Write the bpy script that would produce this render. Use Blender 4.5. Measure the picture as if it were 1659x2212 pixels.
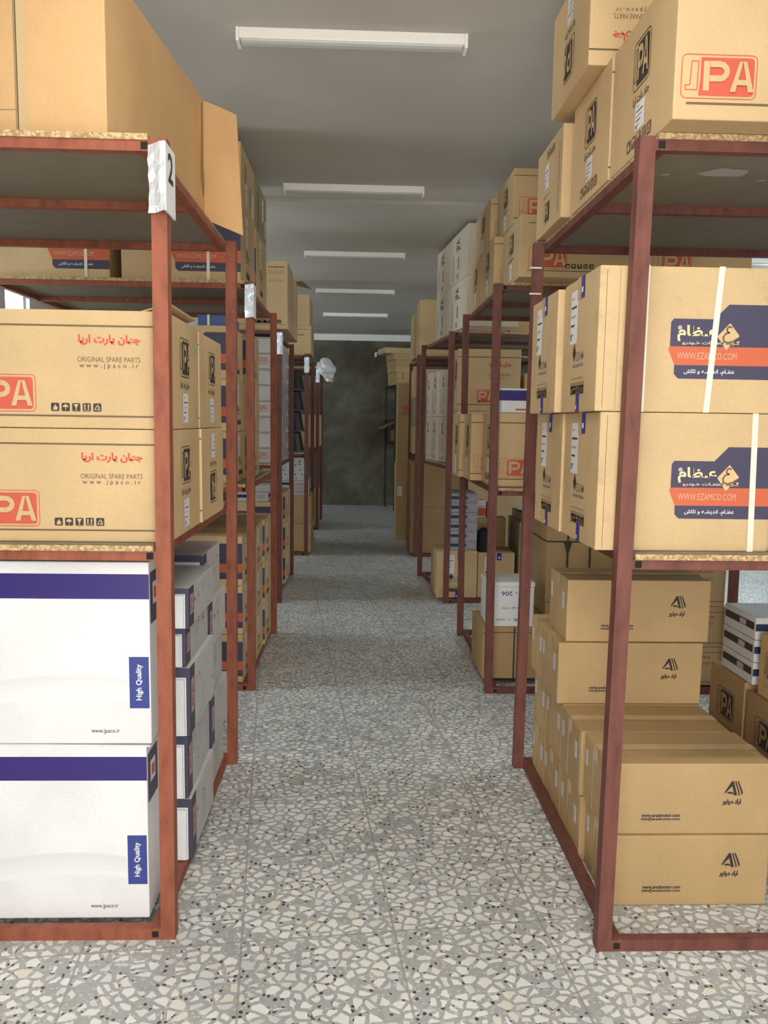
import bpy, bmesh, math, random
from mathutils import Vector, Matrix
random.seed(7)
for o in list(bpy.data.objects): bpy.data.objects.remove(o)
SC = bpy.context.scene
COL = SC.collection
# ------------------------------------------------------------------ camera, light, exposure
F_PX, PITCH, YAW, ROLL, CAM_H = 1720.0, 0.11202, 0.03574, 0.01475, 1.45
cam = bpy.data.cameras.new('camera')
cam.sensor_fit = 'VERTICAL'; cam.sensor_height = 24.0; cam.lens = 24.0 * F_PX / 2212.0
cam.clip_start = 0.05
cam_o = bpy.data.objects.new('camera', cam); COL.objects.link(cam_o)
fw = Vector((math.sin(YAW) * math.cos(PITCH), math.cos(YAW) * math.cos(PITCH), -math.sin(PITCH)))
rt = Vector((math.cos(YAW), -math.sin(YAW), 0)); up = rt.cross(fw)
cr, sr = math.cos(ROLL), math.sin(ROLL)
r2, u2 = cr * rt + sr * up, -sr * rt + cr * up
cam_o.matrix_world = Matrix(((r2.x, u2.x, -fw.x, 0), (r2.y, u2.y, -fw.y, 0), (r2.z, u2.z, -fw.z, CAM_H), (0, 0, 0, 1)))
SC.camera = cam_o
SC.view_settings.view_transform = 'Standard'; SC.view_settings.look = 'None'
SC.view_settings.gamma = 1; SC.view_settings.use_curve_mapping = False
SC.view_settings.exposure = 0.0
FRONT_DAY, SIDE_DAY, RIGHT_DAY = 6.8, 13.0, 10.0
LAMP = 120.0                                          # brightness of the lit battens at the entrance end      # brightness of the daylit windows
wd = bpy.data.worlds.new('world'); SC.world = wd; wd.use_nodes = True
wd.node_tree.nodes['Background'].inputs[0].default_value = (0.75, 0.85, 1, 1)
wd.node_tree.nodes['Background'].inputs[1].default_value = 0.3

# ------------------------------------------------------------------ materials
MAT = {}
def s2l(*c): return tuple((x / 255 / 12.92 if x / 255 <= .04045 else ((x / 255 + .055) / 1.055) ** 2.4) for x in c)
def newmat(name):
    m = bpy.data.materials.new(name); m.use_nodes = True; MAT[name] = m
    nt = m.node_tree; return m, nt, nt.nodes, nt.links, nt.nodes['Principled BSDF']
def plain(name, col, rough=.6, metal=0, noise=.0, scale=30, spec=None, bump=0, bscale=80):
    m, nt, N, L, b = newmat(name)
    b.inputs['Base Color'].default_value = (*col, 1); b.inputs['Roughness'].default_value = rough; b.inputs['Metallic'].default_value = metal
    if spec is not None: b.inputs['Specular IOR Level'].default_value = spec
    tc = N.new('ShaderNodeTexCoord')
    if noise:
        n = N.new('ShaderNodeTexNoise'); n.inputs['Scale'].default_value = scale; n.inputs['Detail'].default_value = 5
        L.new(tc.outputs['Object'], n.inputs['Vector'])
        mx = N.new('ShaderNodeMix'); mx.data_type = 'RGBA'; mx.blend_type = 'MULTIPLY'; mx.inputs[0].default_value = 1
        rmp = N.new('ShaderNodeMapRange'); rmp.inputs[1].default_value = .3; rmp.inputs[2].default_value = .7
        rmp.inputs[3].default_value = 1 - noise; rmp.inputs[4].default_value = 1 + noise * .4
        L.new(n.outputs['Fac'], rmp.inputs[0]); mx.inputs[6].default_value = (*col, 1)
        cb = N.new('ShaderNodeCombineColor')
        for i in range(3): L.new(rmp.outputs[0], cb.inputs[i])
        L.new(cb.outputs[0], mx.inputs[7]); L.new(mx.outputs[2], b.inputs['Base Color'])
    if bump:
        n2 = N.new('ShaderNodeTexNoise'); n2.inputs['Scale'].default_value = bscale; n2.inputs['Detail'].default_value = 4
        L.new(tc.outputs['Object'], n2.inputs['Vector'])
        bp = N.new('ShaderNodeBump'); bp.inputs['Strength'].default_value = bump; bp.inputs['Distance'].default_value = .004
        L.new(n2.outputs['Fac'], bp.inputs['Height']); L.new(bp.outputs[0], b.inputs['Normal'])
    return m
def cardboard(name, col, rough=.62, stain=.0, flute=.25):
    m, nt, N, L, b = newmat(name); b.inputs['Roughness'].default_value = rough
    b.inputs['Specular IOR Level'].default_value = .3
    tc = N.new('ShaderNodeTexCoord'); oi = N.new('ShaderNodeObjectInfo')
    n1 = N.new('ShaderNodeTexNoise'); n1.inputs['Scale'].default_value = 3.5; n1.inputs['Detail'].default_value = 4
    n2 = N.new('ShaderNodeTexNoise'); n2.inputs['Scale'].default_value = 140; n2.inputs['Detail'].default_value = 3
    add = N.new('ShaderNodeVectorMath'); add.operation = 'ADD'
    L.new(tc.outputs['Object'], add.inputs[0]); L.new(oi.outputs['Random'], add.inputs[1])
    L.new(add.outputs[0], n1.inputs['Vector']); L.new(tc.outputs['Object'], n2.inputs['Vector'])
    def rng(src, lo, hi, a, c):
        r = N.new('ShaderNodeMapRange'); r.inputs[1].default_value = lo; r.inputs[2].default_value = hi
        r.inputs[3].default_value = a; r.inputs[4].default_value = c; L.new(src, r.inputs[0]); return r.outputs[0]
    def mul(a, c):
        k = N.new('ShaderNodeMath'); k.operation = 'MULTIPLY'; L.new(a, k.inputs[0]); L.new(c, k.inputs[1]); return k.outputs[0]
    f = mul(mul(rng(n1.outputs['Fac'], .35, .65, .93, 1.05), rng(n2.outputs['Fac'], .3, .7, .96, 1.03)), rng(oi.outputs['Random'], 0, 1, .93, 1.05))
    if stain:
        n3 = N.new('ShaderNodeTexNoise'); n3.inputs['Scale'].default_value = 9; n3.inputs['Detail'].default_value = 6; n3.inputs['Roughness'].default_value = .7
        L.new(add.outputs[0], n3.inputs['Vector']); f = mul(f, rng(n3.outputs['Fac'], .58, .75, 1, 1 - stain))
    mx = N.new('ShaderNodeVectorMath'); mx.operation = 'SCALE'; mx.inputs[0].default_value = col; L.new(f, mx.inputs['Scale'])
    L.new(mx.outputs[0], b.inputs['Base Color'])
    wv = N.new('ShaderNodeTexWave'); wv.bands_direction = 'X'; wv.inputs['Scale'].default_value = 32; wv.inputs['Distortion'].default_value = .4
    L.new(tc.outputs['Object'], wv.inputs['Vector'])
    n4 = N.new('ShaderNodeTexNoise'); n4.inputs['Scale'].default_value = 6; L.new(add.outputs[0], n4.inputs['Vector'])
    b1 = N.new('ShaderNodeBump'); b1.inputs['Strength'].default_value = flute * .25; b1.inputs['Distance'].default_value = .0012; L.new(wv.outputs['Fac'], b1.inputs['Height'])
    b2 = N.new('ShaderNodeBump'); b2.inputs['Strength'].default_value = .35; b2.inputs['Distance'].default_value = .02; L.new(n4.outputs['Fac'], b2.inputs['Height'])
    L.new(b1.outputs[0], b2.inputs['Normal']); L.new(b2.outputs[0], b.inputs['Normal'])
    return m
cardboard('tan_cardboard', (.62, .44, .235))
cardboard('stained_tan_cardboard', (.64, .46, .25), stain=.22)
cardboard('brown_cardboard', (.52, .355, .175))
cardboard('orange_cardboard', (.64, .40, .19), stain=.08)
cardboard('dark_and_shaded_brown_cardboard', (.36, .23, .11))
cardboard('olive_cardboard', (.33, .28, .17))
cardboard('pale_cardboard', (.66, .57, .44))
cardboard('white_cardboard', (.78, .79, .80), rough=.38, flute=.0)
cardboard('worn_white_cardboard', (.58, .58, .57), rough=.5, stain=.18, flute=.0)
cardboard('grey_cardboard', (.36, .37, .40))
plain('dark_crease', (.10, .06, .03), .8)
plain('black_ink', (.035, .03, .028), .55)
plain('grey_ink', (.23, .22, .19), .6)
plain('brown_ink', (.15, .10, .05), .6)
plain('red_ink', (.58, .10, .06), .55)
plain('orange_ink', (.58, .13, .06), .5)
plain('navy_ink', (.058, .054, .10), .5)
plain('violet_ink', (.035, .02, .17), .4)
plain('blue_ink', (.04, .06, .26), .4)
plain('dark_blue_ink', (.018, .028, .085), .5)
plain('faded_ink', (.30, .23, .13), .7)
plain('cream_ink', (.80, .66, .36), .55)
plain('pale_grey_print', (.70, .71, .73), .4)
for k in range(4): plain('fading_grey_print_%d' % k, (.735 + .027 * k, .745 + .027 * k, .755 + .027 * k), .38)
plain('peach_ink', (.85, .40, .25), .55)
plain('white_ink', (.85, .85, .87), .5)
plain('lilac_ink', (.5, .36, .42), .55)
plain('label_paper', (.78, .78, .78), .5, noise=.06, scale=25)
plain('yellow_label', (.72, .62, .22), .5)
plain('clear_tape', (.62, .45, .24), .14, spec=.7)
plain('packet_blue', (.05, .11, .30), .4)
plain('blue_tape', (.05, .035, .36), .25, noise=.25, scale=60)
plain('cream_strap', (.80, .79, .64), .4)
plain('black_strap', (.05, .045, .04), .4)
plain('dark_cloth', (.012, .012, .013), .8)
plain('dark_plastic', (.02, .02, .022), .38, bump=.2)
plain('grey_plastic', (.10, .10, .10), .5)
plain('foam', (.86, .87, .88), .7, bump=.25, bscale=300)
plain('white_metal', (.93, .91, .86), .35)
plain('diffuser', (.62, .63, .60), .25)
plain('crumpled_plastic', (.72, .73, .76), .12, spec=.8, bump=.9, bscale=45)
plain('teal_mark', (.18, .50, .42), .6)
plain('dark_grey_metal', (.025, .023, .02), .6)
plain('tube_hole', (.012, .009, .008), .9)
plain('window_metal', (.6, .6, .58), .4)
def paint(name, col, wear):
    m, nt, N, L, b = newmat(name); b.inputs['Roughness'].default_value = .55; b.inputs['Specular IOR Level'].default_value = .25
    tc = N.new('ShaderNodeTexCoord'); n = N.new('ShaderNodeTexNoise'); n.inputs['Scale'].default_value = 16; n.inputs['Detail'].default_value = 7; n.inputs['Roughness'].default_value = .65
    mp = N.new('ShaderNodeMapping'); mp.inputs['Scale'].default_value = (1.6, 1.6, .5); L.new(tc.outputs['Object'], mp.inputs[0]); L.new(mp.outputs[0], n.inputs['Vector'])
    cr_ = N.new('ShaderNodeValToRGB'); e = cr_.color_ramp.elements
    e[0].position = .30; e[0].color = (*[c * .62 for c in col], 1); e[1].position = .52; e[1].color = (*col, 1)
    x = e.new(.66); x.color = (*[c * 1.12 for c in col], 1); x = e.new(.78); x.color = (*wear, 1)
    L.new(n.outputs['Fac'], cr_.inputs[0]); L.new(cr_.outputs[0], b.inputs['Base Color'])
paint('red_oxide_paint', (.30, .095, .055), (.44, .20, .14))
paint('maroon_and_shaded_red_paint', (.175, .066, .052), (.28, .14, .11))
def chipboard(name, c0, c1, sc):
    m, nt, N, L, b = newmat(name); b.inputs['Roughness'].default_value = .75
    tc = N.new('ShaderNodeTexCoord'); v = N.new('ShaderNodeTexVoronoi'); v.inputs['Scale'].default_value = sc; v.inputs['Randomness'].default_value = 1
    L.new(tc.outputs['Object'], v.inputs['Vector'])
    sp = N.new('ShaderNodeSeparateColor'); L.new(v.outputs['Color'], sp.inputs[0])
    r = N.new('ShaderNodeValToRGB'); r.color_ramp.elements[0].color = (*c0, 1); r.color_ramp.elements[1].color = (*c1, 1); r.color_ramp.elements[0].position = .2
    L.new(sp.outputs[0], r.inputs[0]); L.new(r.outputs[0], b.inputs['Base Color'])
chipboard('chipboard_edge', (.34, .22, .10), (.66, .49, .26), 150)
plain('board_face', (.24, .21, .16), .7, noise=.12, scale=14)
# terrazzo floor tiles
def terrazzo():
    m, nt, N, L, b = newmat('terrazzo')
    tc = N.new('ShaderNodeTexCoord')
    def node(t, **k):
        n = N.new(t)
        for a, v in k.items(): setattr(n, a, v)
        return n
    def math_(op, a, c=None, d=None):
        k = node('ShaderNodeMath', operation=op)
        for i, v in enumerate((a, c, d)):
            if v is None: continue
            if isinstance(v, (int, float)): k.inputs[i].default_value = v
            else: L.new(v, k.inputs[i])
        return k.outputs[0]
    def mixc(f, a, c):
        k = node('ShaderNodeMix', data_type='RGBA')
        if isinstance(f, (int, float)): k.inputs[0].default_value = f
        else: L.new(f, k.inputs[0])
        for i, v in ((6, a), (7, c)):
            if isinstance(v, tuple): k.inputs[i].default_value = (*v, 1)
            else: L.new(v, k.inputs[i])
        return k.outputs[2]
    def ramp(src, *st):
        r = node('ShaderNodeValToRGB'); e = r.color_ramp.elements
        e[0].position, e[0].color = st[0][0], (*st[0][1], 1); e[1].position, e[1].color = st[1][0], (*st[1][1], 1)
        for p, c in st[2:]:
            x = e.new(p); x.color = (*c, 1)
        L.new(src, r.inputs[0]); return r.outputs[0]
    wn = node('ShaderNodeTexNoise'); wn.inputs['Scale'].default_value = 22; wn.inputs['Detail'].default_value = 2
    L.new(tc.outputs['Object'], wn.inputs['Vector'])
    ws = node('ShaderNodeVectorMath', operation='SCALE'); ws.inputs['Scale'].default_value = .018; L.new(wn.outputs['Color'], ws.inputs[0])
    wa = node('ShaderNodeVectorMath', operation='ADD'); L.new(tc.outputs['Object'], wa.inputs[0]); L.new(ws.outputs[0], wa.inputs[1])
    mp = node('ShaderNodeMapping'); mp.inputs['Scale'].default_value = (1, 1.15, 1); mp.inputs['Rotation'].default_value = (0, 0, .4); L.new(wa.outputs[0], mp.inputs[0])
    S = 29
    v1 = node('ShaderNodeTexVoronoi', voronoi_dimensions='2D'); v1.inputs['Scale'].default_value = S; L.new(mp.outputs[0], v1.inputs['Vector'])
    v2 = node('ShaderNodeTexVoronoi', voronoi_dimensions='2D', feature='DISTANCE_TO_EDGE'); v2.inputs['Scale'].default_value = S; L.new(mp.outputs[0], v2.inputs['Vector'])
    sc = node('ShaderNodeSeparateColor'); L.new(v1.outputs['Color'], sc.inputs[0])
    thr = math_('MULTIPLY_ADD', sc.outputs[1], .15, .10)
    chip = math_('SMOOTHSTEP' if False else 'GREATER_THAN', v2.outputs['Distance'], thr)
    present = math_('LESS_THAN', sc.outputs[2], .86)
    chip = math_('MULTIPLY', chip, present)
    ccol = ramp(sc.outputs[0], (0, (.76, .78, .76)), (1, (.62, .64, .64)), (.35, (.84, .85, .83)), (.55, (.74, .71, .60)), (.6, (.81, .82, .80)), (.8, (.72, .74, .73)))
    mn = node('ShaderNodeTexNoise'); mn.inputs['Scale'].default_value = 60; L.new(tc.outputs['Object'], mn.inputs['Vector'])
    bn = node('ShaderNodeTexNoise'); bn.inputs['Scale'].default_value = 1.6; bn.inputs['Detail'].default_value = 4; L.new(tc.outputs['Object'], bn.inputs['Vector'])
    mcol = ramp(mn.outputs['Fac'], (.35, (.38, .39, .39)), (.65, (.45, .46, .455)))
    v3 = node('ShaderNodeTexVoronoi', voronoi_dimensions='2D'); v3.inputs['Scale'].default_value = 62; L.new(wa.outputs[0], v3.inputs['Vector'])
    s3 = node('ShaderNodeSeparateColor'); L.new(v3.outputs['Color'], s3.inputs[0])
    blk = math_('MULTIPLY', math_('LESS_THAN', v3.outputs['Distance'], .30), math_('GREATER_THAN', s3.outputs[0], .80))
    col = mixc(blk, mcol, (.07, .07, .07))
    v4 = node('ShaderNodeTexVoronoi', voronoi_dimensions='2D'); v4.inputs['Scale'].default_value = 90; L.new(wa.outputs[0], v4.inputs['Vector'])
    s4 = node('ShaderNodeSeparateColor'); L.new(v4.outputs['Color'], s4.inputs[0])
    sm = math_('MULTIPLY', math_('LESS_THAN', v4.outputs['Distance'], .36), math_('GREATER_THAN', s4.outputs[1], .72))
    col = mixc(sm, col, (.58, .57, .53))
    col = mixc(chip, col, ccol)
    # joints of the 43 cm tiles, laid a little askew to the aisle
    rot = node('ShaderNodeMapping'); rot.inputs['Location'].default_value = (-.338, .05, 0); rot.inputs['Rotation'].default_value = (0, 0, -.101); L.new(tc.outputs['Object'], rot.inputs[0])
    sx = node('ShaderNodeSeparateXYZ'); L.new(rot.outputs[0], sx.inputs[0])
    jn = None
    for o_ in (sx.outputs[0], sx.outputs[1]):
        fr = math_('ABSOLUTE', math_('SUBTRACT', math_('FRACT', math_('DIVIDE', o_, .432)), .5))
        g = math_('LESS_THAN', math_('ABSOLUTE', math_('SUBTRACT', fr, .5)), .0085)
        jn = g if jn is None else math_('MAXIMUM', jn, g)
    col = mixc(math_('MULTIPLY', jn, .8), col, (.33, .33, .315))
    dirt = node('ShaderNodeMapRange'); dirt.inputs[1].default_value = .35; dirt.inputs[2].default_value = .65; dirt.inputs[3].default_value = .86; dirt.inputs[4].default_value = 1.04
    L.new(bn.outputs['Fac'], dirt.inputs[0])
    fin = node('ShaderNodeVectorMath', operation='SCALE'); L.new(col, fin.inputs[0]); L.new(dirt.outputs[0], fin.inputs['Scale'])
    L.new(fin.outputs[0], b.inputs['Base Color'])
    b.inputs['Roughness'].default_value = .38; b.inputs['Specular IOR Level'].default_value = .4
terrazzo()
plain('ceiling_plaster', (.52, .485, .425), .85, noise=.06, scale=2.5, bump=.3, bscale=140)
plain('white_plaster', (.42, .41, .39), .8, noise=.05, scale=2)
def cement():
    m, nt, N, L, b = newmat('cement_render'); b.inputs['Roughness'].default_value = .85
    tc = N.new('ShaderNodeTexCoord')
    n = N.new('ShaderNodeTexNoise'); n.inputs['Scale'].default_value = 1.7; n.inputs['Detail'].default_value = 8; n.inputs['Roughness'].default_value = .62; n.inputs['Distortion'].default_value = .6
    L.new(tc.outputs['Object'], n.inputs['Vector'])
    r = N.new('ShaderNodeValToRGB'); e = r.color_ramp.elements
    e[0].position = .3; e[0].color = (.07, .06, .04, 1); e[1].position = .72; e[1].color = (.20, .19, .145, 1)
    x = e.new(.47); x.color = (.115, .10, .07, 1); x = e.new(.56); x.color = (.145, .132, .095, 1)
    L.new(n.outputs['Fac'], r.inputs[0]); L.new(r.outputs[0], b.inputs['Base Color'])
    bp = N.new('ShaderNodeBump'); bp.inputs['Strength'].default_value = .4; bp.inputs['Distance'].default_value = .01; L.new(n.outputs['Fac'], bp.inputs['Height']); L.new(bp.outputs[0], b.inputs['Normal'])
cement()
def speckle():
    m, nt, N, L, b = newmat('speckled_print'); b.inputs['Roughness'].default_value = .5
    tc = N.new('ShaderNodeTexCoord'); v = N.new('ShaderNodeTexVoronoi'); v.inputs['Scale'].default_value = 26; L.new(tc.outputs['Object'], v.inputs['Vector'])
    r = N.new('ShaderNodeValToRGB'); r.color_ramp.interpolation = 'CONSTANT'; e = r.color_ramp.elements
    e[0].position = 0; e[0].color = (.06, .08, .16, 1); e[1].position = .25; e[1].color = (.62, .68, .70, 1)
    L.new(v.outputs['Distance'], r.inputs[0]); L.new(r.outputs[0], b.inputs['Base Color'])
speckle()
def daylight(name, strength, col):
    m, nt, N, L, b = newmat(name)
    b.inputs['Base Color'].default_value = (.6, .65, .7, 1); b.inputs['Roughness'].default_value = .1
    b.inputs['Emission Color'].default_value = (*col, 1); b.inputs['Emission Strength'].default_value = strength
daylight('front_window_glass', FRONT_DAY, (1, .96, .90))
daylight('left_window_glass', SIDE_DAY, (.80, .92, 1))
daylight('lit_diffuser', LAMP, (1, .97, .92))
daylight('right_window_glass', RIGHT_DAY, (.82, .93, 1))

# ------------------------------------------------------------------ mesh helpers
class MB:
    def __init__(s): s.v = []; s.f = []; s.m = []; s.mats = []
    def mi(s, n):
        if n not in s.mats: s.mats.append(n)
        return s.mats.index(n)
    def poly(s, pts, mat):
        b = len(s.v); s.v += [tuple(p) for p in pts]; s.f.append(tuple(range(b, b + len(pts)))); s.m.append(s.mi(mat))
    def raw(s, vs, fs, mat):
        b = len(s.v); s.v += [tuple(p) for p in vs]; k = s.mi(mat)
        for f in fs: s.f.append(tuple(i + b for i in f)); s.m.append(k)
    def box(s, a, c, mat, shear=0.0):
        (x0, y0, z0), (x1, y1, z1) = a, c
        P = [(x + shear * z, y, z) for z in (z0, z1) for (x, y) in ((x0, y0), (x1, y0), (x1, y1), (x0, y1))]
        s.raw(P, [(3, 2, 1, 0), (4, 5, 6, 7), (0, 1, 5, 4), (1, 2, 6, 5), (2, 3, 7, 6), (3, 0, 4, 7)], mat)
    def bevbox(s, a, c, mat, r=.004, seg=2):
        bm = bmesh.new(); bmesh.ops.create_cube(bm, size=1)
        for v in bm.verts:
            v.co = Vector([a[i] + (v.co[i] + .5) * (c[i] - a[i]) for i in range(3)])
        bmesh.ops.bevel(bm, geom=list(bm.edges), offset=r, segments=seg, affect='EDGES', profile=.6)
        bm.verts.index_update()
        s.raw([v.co[:] for v in bm.verts], [[v.index for v in f.verts] for f in bm.faces], mat); bm.free()
    def lathe(s, prof, c, mat, n=28, mats=None):
        b = []
        for (r, z) in prof:
            b.append([(c[0] + r * math.cos(2 * math.pi * k / n), c[1] + r * math.sin(2 * math.pi * k / n), c[2] + z) for k in range(n)])
        vs = [p for ring in b for p in ring]
        fs = [(i * n + k, i * n + (k + 1) % n, (i + 1) * n + (k + 1) % n, (i + 1) * n + k) for i in range(len(b) - 1) for k in range(n)]
        s.raw(vs, fs, mat); s.poly(b[-1], mat); s.poly(list(reversed(b[0])), mat)
    def build(s, name, parent=None, loc=None, rot=0, smooth=False):
        me = bpy.data.meshes.new(name); me.from_pydata(s.v, [], s.f)
        for n in s.mats: me.materials.append(MAT[n])
        me.polygons.foreach_set('material_index', s.m)
        if smooth: me.polygons.foreach_set('use_smooth', [True] * len(s.f))
        me.update(); o = bpy.data.objects.new(name, me); COL.objects.link(o)
        if parent: o.parent = parent
        if loc: o.location = loc
        if rot: o.rotation_euler = (0, 0, rot)
        return o
def tag(o, label, cat, group=None):
    o['label'] = label; o['category'] = cat
    if group: o['group'] = group
    return o
def empty(name, label, cat, loc=(0, 0, 0), rot=0, group=None):
    o = bpy.data.objects.new(name, None); o.empty_display_size = .1; COL.objects.link(o); o.location = loc; o.rotation_euler = (0, 0, rot)
    return tag(o, label, cat, group)
def struct(mb, name):
    o = mb.build(name); o['kind'] = 'structure'; return o
def dup(o, parent=None):
    c = o.copy(); COL.objects.link(c); c.parent = parent
    for k in ('label', 'group'):
        if k in c and parent is None: del c[k]
    for ch in list(o.children): dup(ch, c)
    return c

# ------------------------------------------------------------------ lettering (flat text turned into mesh)
FORMS = {'ا': (0xFE8D, 0xFE8E), 'پ': (0xFB56, 0xFB57, 0xFB58, 0xFB59), 'ت': (0xFE95, 0xFE96, 0xFE97, 0xFE98), 'ج': (0xFE9D, 0xFE9E, 0xFE9F, 0xFEA0),
         'خ': (0xFEA5, 0xFEA6, 0xFEA7, 0xFEA8), 'د': (0xFEA9, 0xFEAA), 'ر': (0xFEAD, 0xFEAE), 'ش': (0xFEB5, 0xFEB6, 0xFEB7, 0xFEB8), 'ط': (0xFEC1, 0xFEC2, 0xFEC3, 0xFEC4),
         'ظ': (0xFEC5, 0xFEC6, 0xFEC7, 0xFEC8), 'ع': (0xFEC9, 0xFECA, 0xFECB, 0xFECC), 'ق': (0xFED5, 0xFED6, 0xFED7, 0xFED8), 'گ': (0xFB92, 0xFB93, 0xFB94, 0xFB95),
         'ل': (0xFEDD, 0xFEDE, 0xFEDF, 0xFEE0), 'م': (0xFEE1, 0xFEE2, 0xFEE3, 0xFEE4), 'ن': (0xFEE5, 0xFEE6, 0xFEE7, 0xFEE8), 'ه': (0xFEE9, 0xFEEA, 0xFEEB, 0xFEEC),
         'و': (0xFEED, 0xFEEE), 'ی': (0xFBFC, 0xFBFD, 0xFBFE, 0xFBFF), 'ب': (0xFE8F, 0xFE90, 0xFE91, 0xFE92)}
def shape_fa(t):
    o = []
    for i, c in enumerate(t):
        f = FORMS.get(c)
        if not f: o.append(c); continue
        pj = i > 0 and (t[i - 1] == 'ـ' or len(FORMS.get(t[i - 1], (0,))) == 4)
        nj = len(f) == 4 and i + 1 < len(t) and (t[i + 1] == 'ـ' or t[i + 1] in FORMS)
        o.append(chr(f[(3 if nj else 1) if pj else (2 if nj else 0)]))
    return ''.join(reversed(o))
TXT = {}
def text_geo(t, bold=0.0, fa=False):
    k = (t, bold, fa)
    if k not in TXT:
        cu = bpy.data.curves.new('lettering', 'FONT'); cu.body = shape_fa(t) if fa else t; cu.offset = bold; cu.resolution_u = 2; cu.fill_mode = 'FRONT'
        ob = bpy.data.objects.new('lettering', cu); COL.objects.link(ob)
        dg = bpy.context.evaluated_depsgraph_get(); dg.update(); me = bpy.data.meshes.new_from_object(ob.evaluated_get(dg))
        vs = [v.co[:2] for v in me.vertices]; fs = [tuple(p.vertices) for p in me.polygons]
        bpy.data.objects.remove(ob); bpy.data.curves.remove(cu); bpy.data.meshes.remove(me)
        x0 = min(v[0] for v in vs); x1 = max(v[0] for v in vs); y0 = min(v[1] for v in vs); y1 = max(v[1] for v in vs)
        TXT[k] = ([((v[0] - x0) / (x1 - x0), (v[1] - y0) / (y1 - y0)) for v in vs], fs)
    return TXT[k]

class Face:
    """2-D drawing on one face of a box centred on its base; u runs right, v up as seen from outside."""
    def __init__(s, mb, dims, side, flip=False, lift=.0007):
        s.mb = mb; s.side = side; w, d, h = dims; s.dims = dims; s.flip = flip; s.lift = lift
        s.W, s.H = {'F': (w, h), 'L': (d, h), 'R': (d, h), 'T': (w, d)}[side]
    def p(s, u, v, e=0):
        if s.flip: u, v = s.W - u, s.H - v
        w, d, h = s.dims; e = s.lift * (1 + e)
        return {'F': (-w / 2 + u, -d / 2 - e, v), 'L': (-w / 2 - e, d / 2 - u, v), 'R': (w / 2 + e, -d / 2 + u, v), 'T': (-w / 2 + u, -d / 2 + v, h + e)}[s.side]
    def poly(s, pts, mat, e=0): s.mb.poly([s.p(u, v, e) for u, v in pts], mat)
    def rect(s, u0, v0, u1, v1, mat, e=0): s.poly([(u0, v0), (u1, v0), (u1, v1), (u0, v1)], mat, e)
    def rrect(s, u0, v0, u1, v1, r, mat, e=0):
        pts = []
        for cx, cy, a in ((u1 - r, v0 + r, -90), (u1 - r, v1 - r, 0), (u0 + r, v1 - r, 90), (u0 + r, v0 + r, 180)):
            for k in range(4): t = math.radians(a + 30 * k); pts.append((cx + r * math.cos(t), cy + r * math.sin(t)))
        s.poly(pts, mat, e)
    def ring(s, u0, v0, u1, v1, t, mat, e=0):
        s.rect(u0, v0, u1, v0 + t, mat, e); s.rect(u0, v1 - t, u1, v1, mat, e); s.rect(u0, v0 + t, u0 + t, v1 - t, mat, e); s.rect(u1 - t, v0 + t, u1, v1 - t, mat, e)
    def text(s, t, u, v, w, h, mat, e=0, bold=0.0, fa=False, turn=0):
        vs, fs = text_geo(t, bold, fa); q = []
        for a, b_ in vs:
            if turn == 90: q.append((u + (1 - b_) * w, v + a * h))
            elif turn == -90: q.append((u + b_ * w, v + (1 - a) * h))
            elif turn == 180: q.append((u + (1 - a) * w, v + (1 - b_) * h))
            else: q.append((u + a * w, v + b_ * h))
        s.mb.raw([s.p(a, b_, e) for a, b_ in q], fs, mat)
    def stroke(s, pts, t, mat, e=0):
        for (a, b_), (c, d) in zip(pts, pts[1:]):
            l = math.hypot(c - a, d - b_) or 1; nx, ny = -(d - b_) / l * t / 2, (c - a) / l * t / 2
            s.poly([(a - nx, b_ - ny), (c - nx, d - ny), (c + nx, d + ny), (a + nx, b_ + ny)], mat, e)

def badge(f, u, v, w, h, ink, card):
    """framed JPA lettering: outlined J on bare board, P and A knocked out of a filled panel"""
    t = h * .022; i = h * .075
    def rr_(o_, r):
        q = []
        for cx, cy, st in ((u + w - o_ - r, v + o_ + r, -90), (u + w - o_ - r, v + h - o_ - r, 0), (u + o_ + r, v + h - o_ - r, 90), (u + o_ + r, v + o_ + r, 180)):
            q += [(cx + r * math.cos(math.radians(st + 30 * j)), cy + r * math.sin(math.radians(st + 30 * j))) for j in range(4)]
        return q
    A_, B_ = rr_(0, h * .13), rr_(t, h * .13 - t)
    for j in range(len(A_)): f.poly([A_[j], A_[(j + 1) % 16], B_[(j + 1) % 16], B_[j]], ink)
    q = rr_(i, h * .08)
    f.poly([(u + w * .235, v + i)] + q[:8] + [(u + w * .255, v + h - i), (u + w * .255, v + h * .5)], ink, 1)
    # J outline
    f.stroke([(u + w * .06, v + h * .20), (u + w * .06, v + h * .30), (u + w * .12, v + h * .31), (u + w * .135, v + h * .84), (u + w * .225, v + h * .84), (u + w * .215, v + h * .2), (u + w * .06, v + h * .2)], t, ink)
    ct = [2.0]
    def X(*p):
        ct[0] += .3; f.poly([(u + a * w, v + b_ * h) for a, b_ in p], card, ct[0])
    X((.29, .18), (.37, .18), (.37, .84), (.29, .84))
    for j in range(6):   # the bowl of the P, a band of constant width
        t0, t1 = [math.radians(-90 + 30 * k) for k in (j, j + 1)]
        X((.50 + .06 * math.cos(t0), .61 + .09 * math.sin(t0)), (.50 + .135 * math.cos(t0), .61 + .23 * math.sin(t0)), (.50 + .135 * math.cos(t1), .61 + .23 * math.sin(t1)), (.50 + .06 * math.cos(t1), .61 + .09 * math.sin(t1)))
    X((.37, .38), (.50, .38), (.50, .52), (.37, .52)); X((.37, .70), (.50, .70), (.50, .84), (.37, .84))
    X((.64, .16), (.715, .16), (.80, .84), (.755, .84)); X((.755, .84), (.80, .84), (.88, .16), (.955, .16), (.85, .84)); X((.715, .31), (.885, .31), (.865, .43), (.735, .43))
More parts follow.
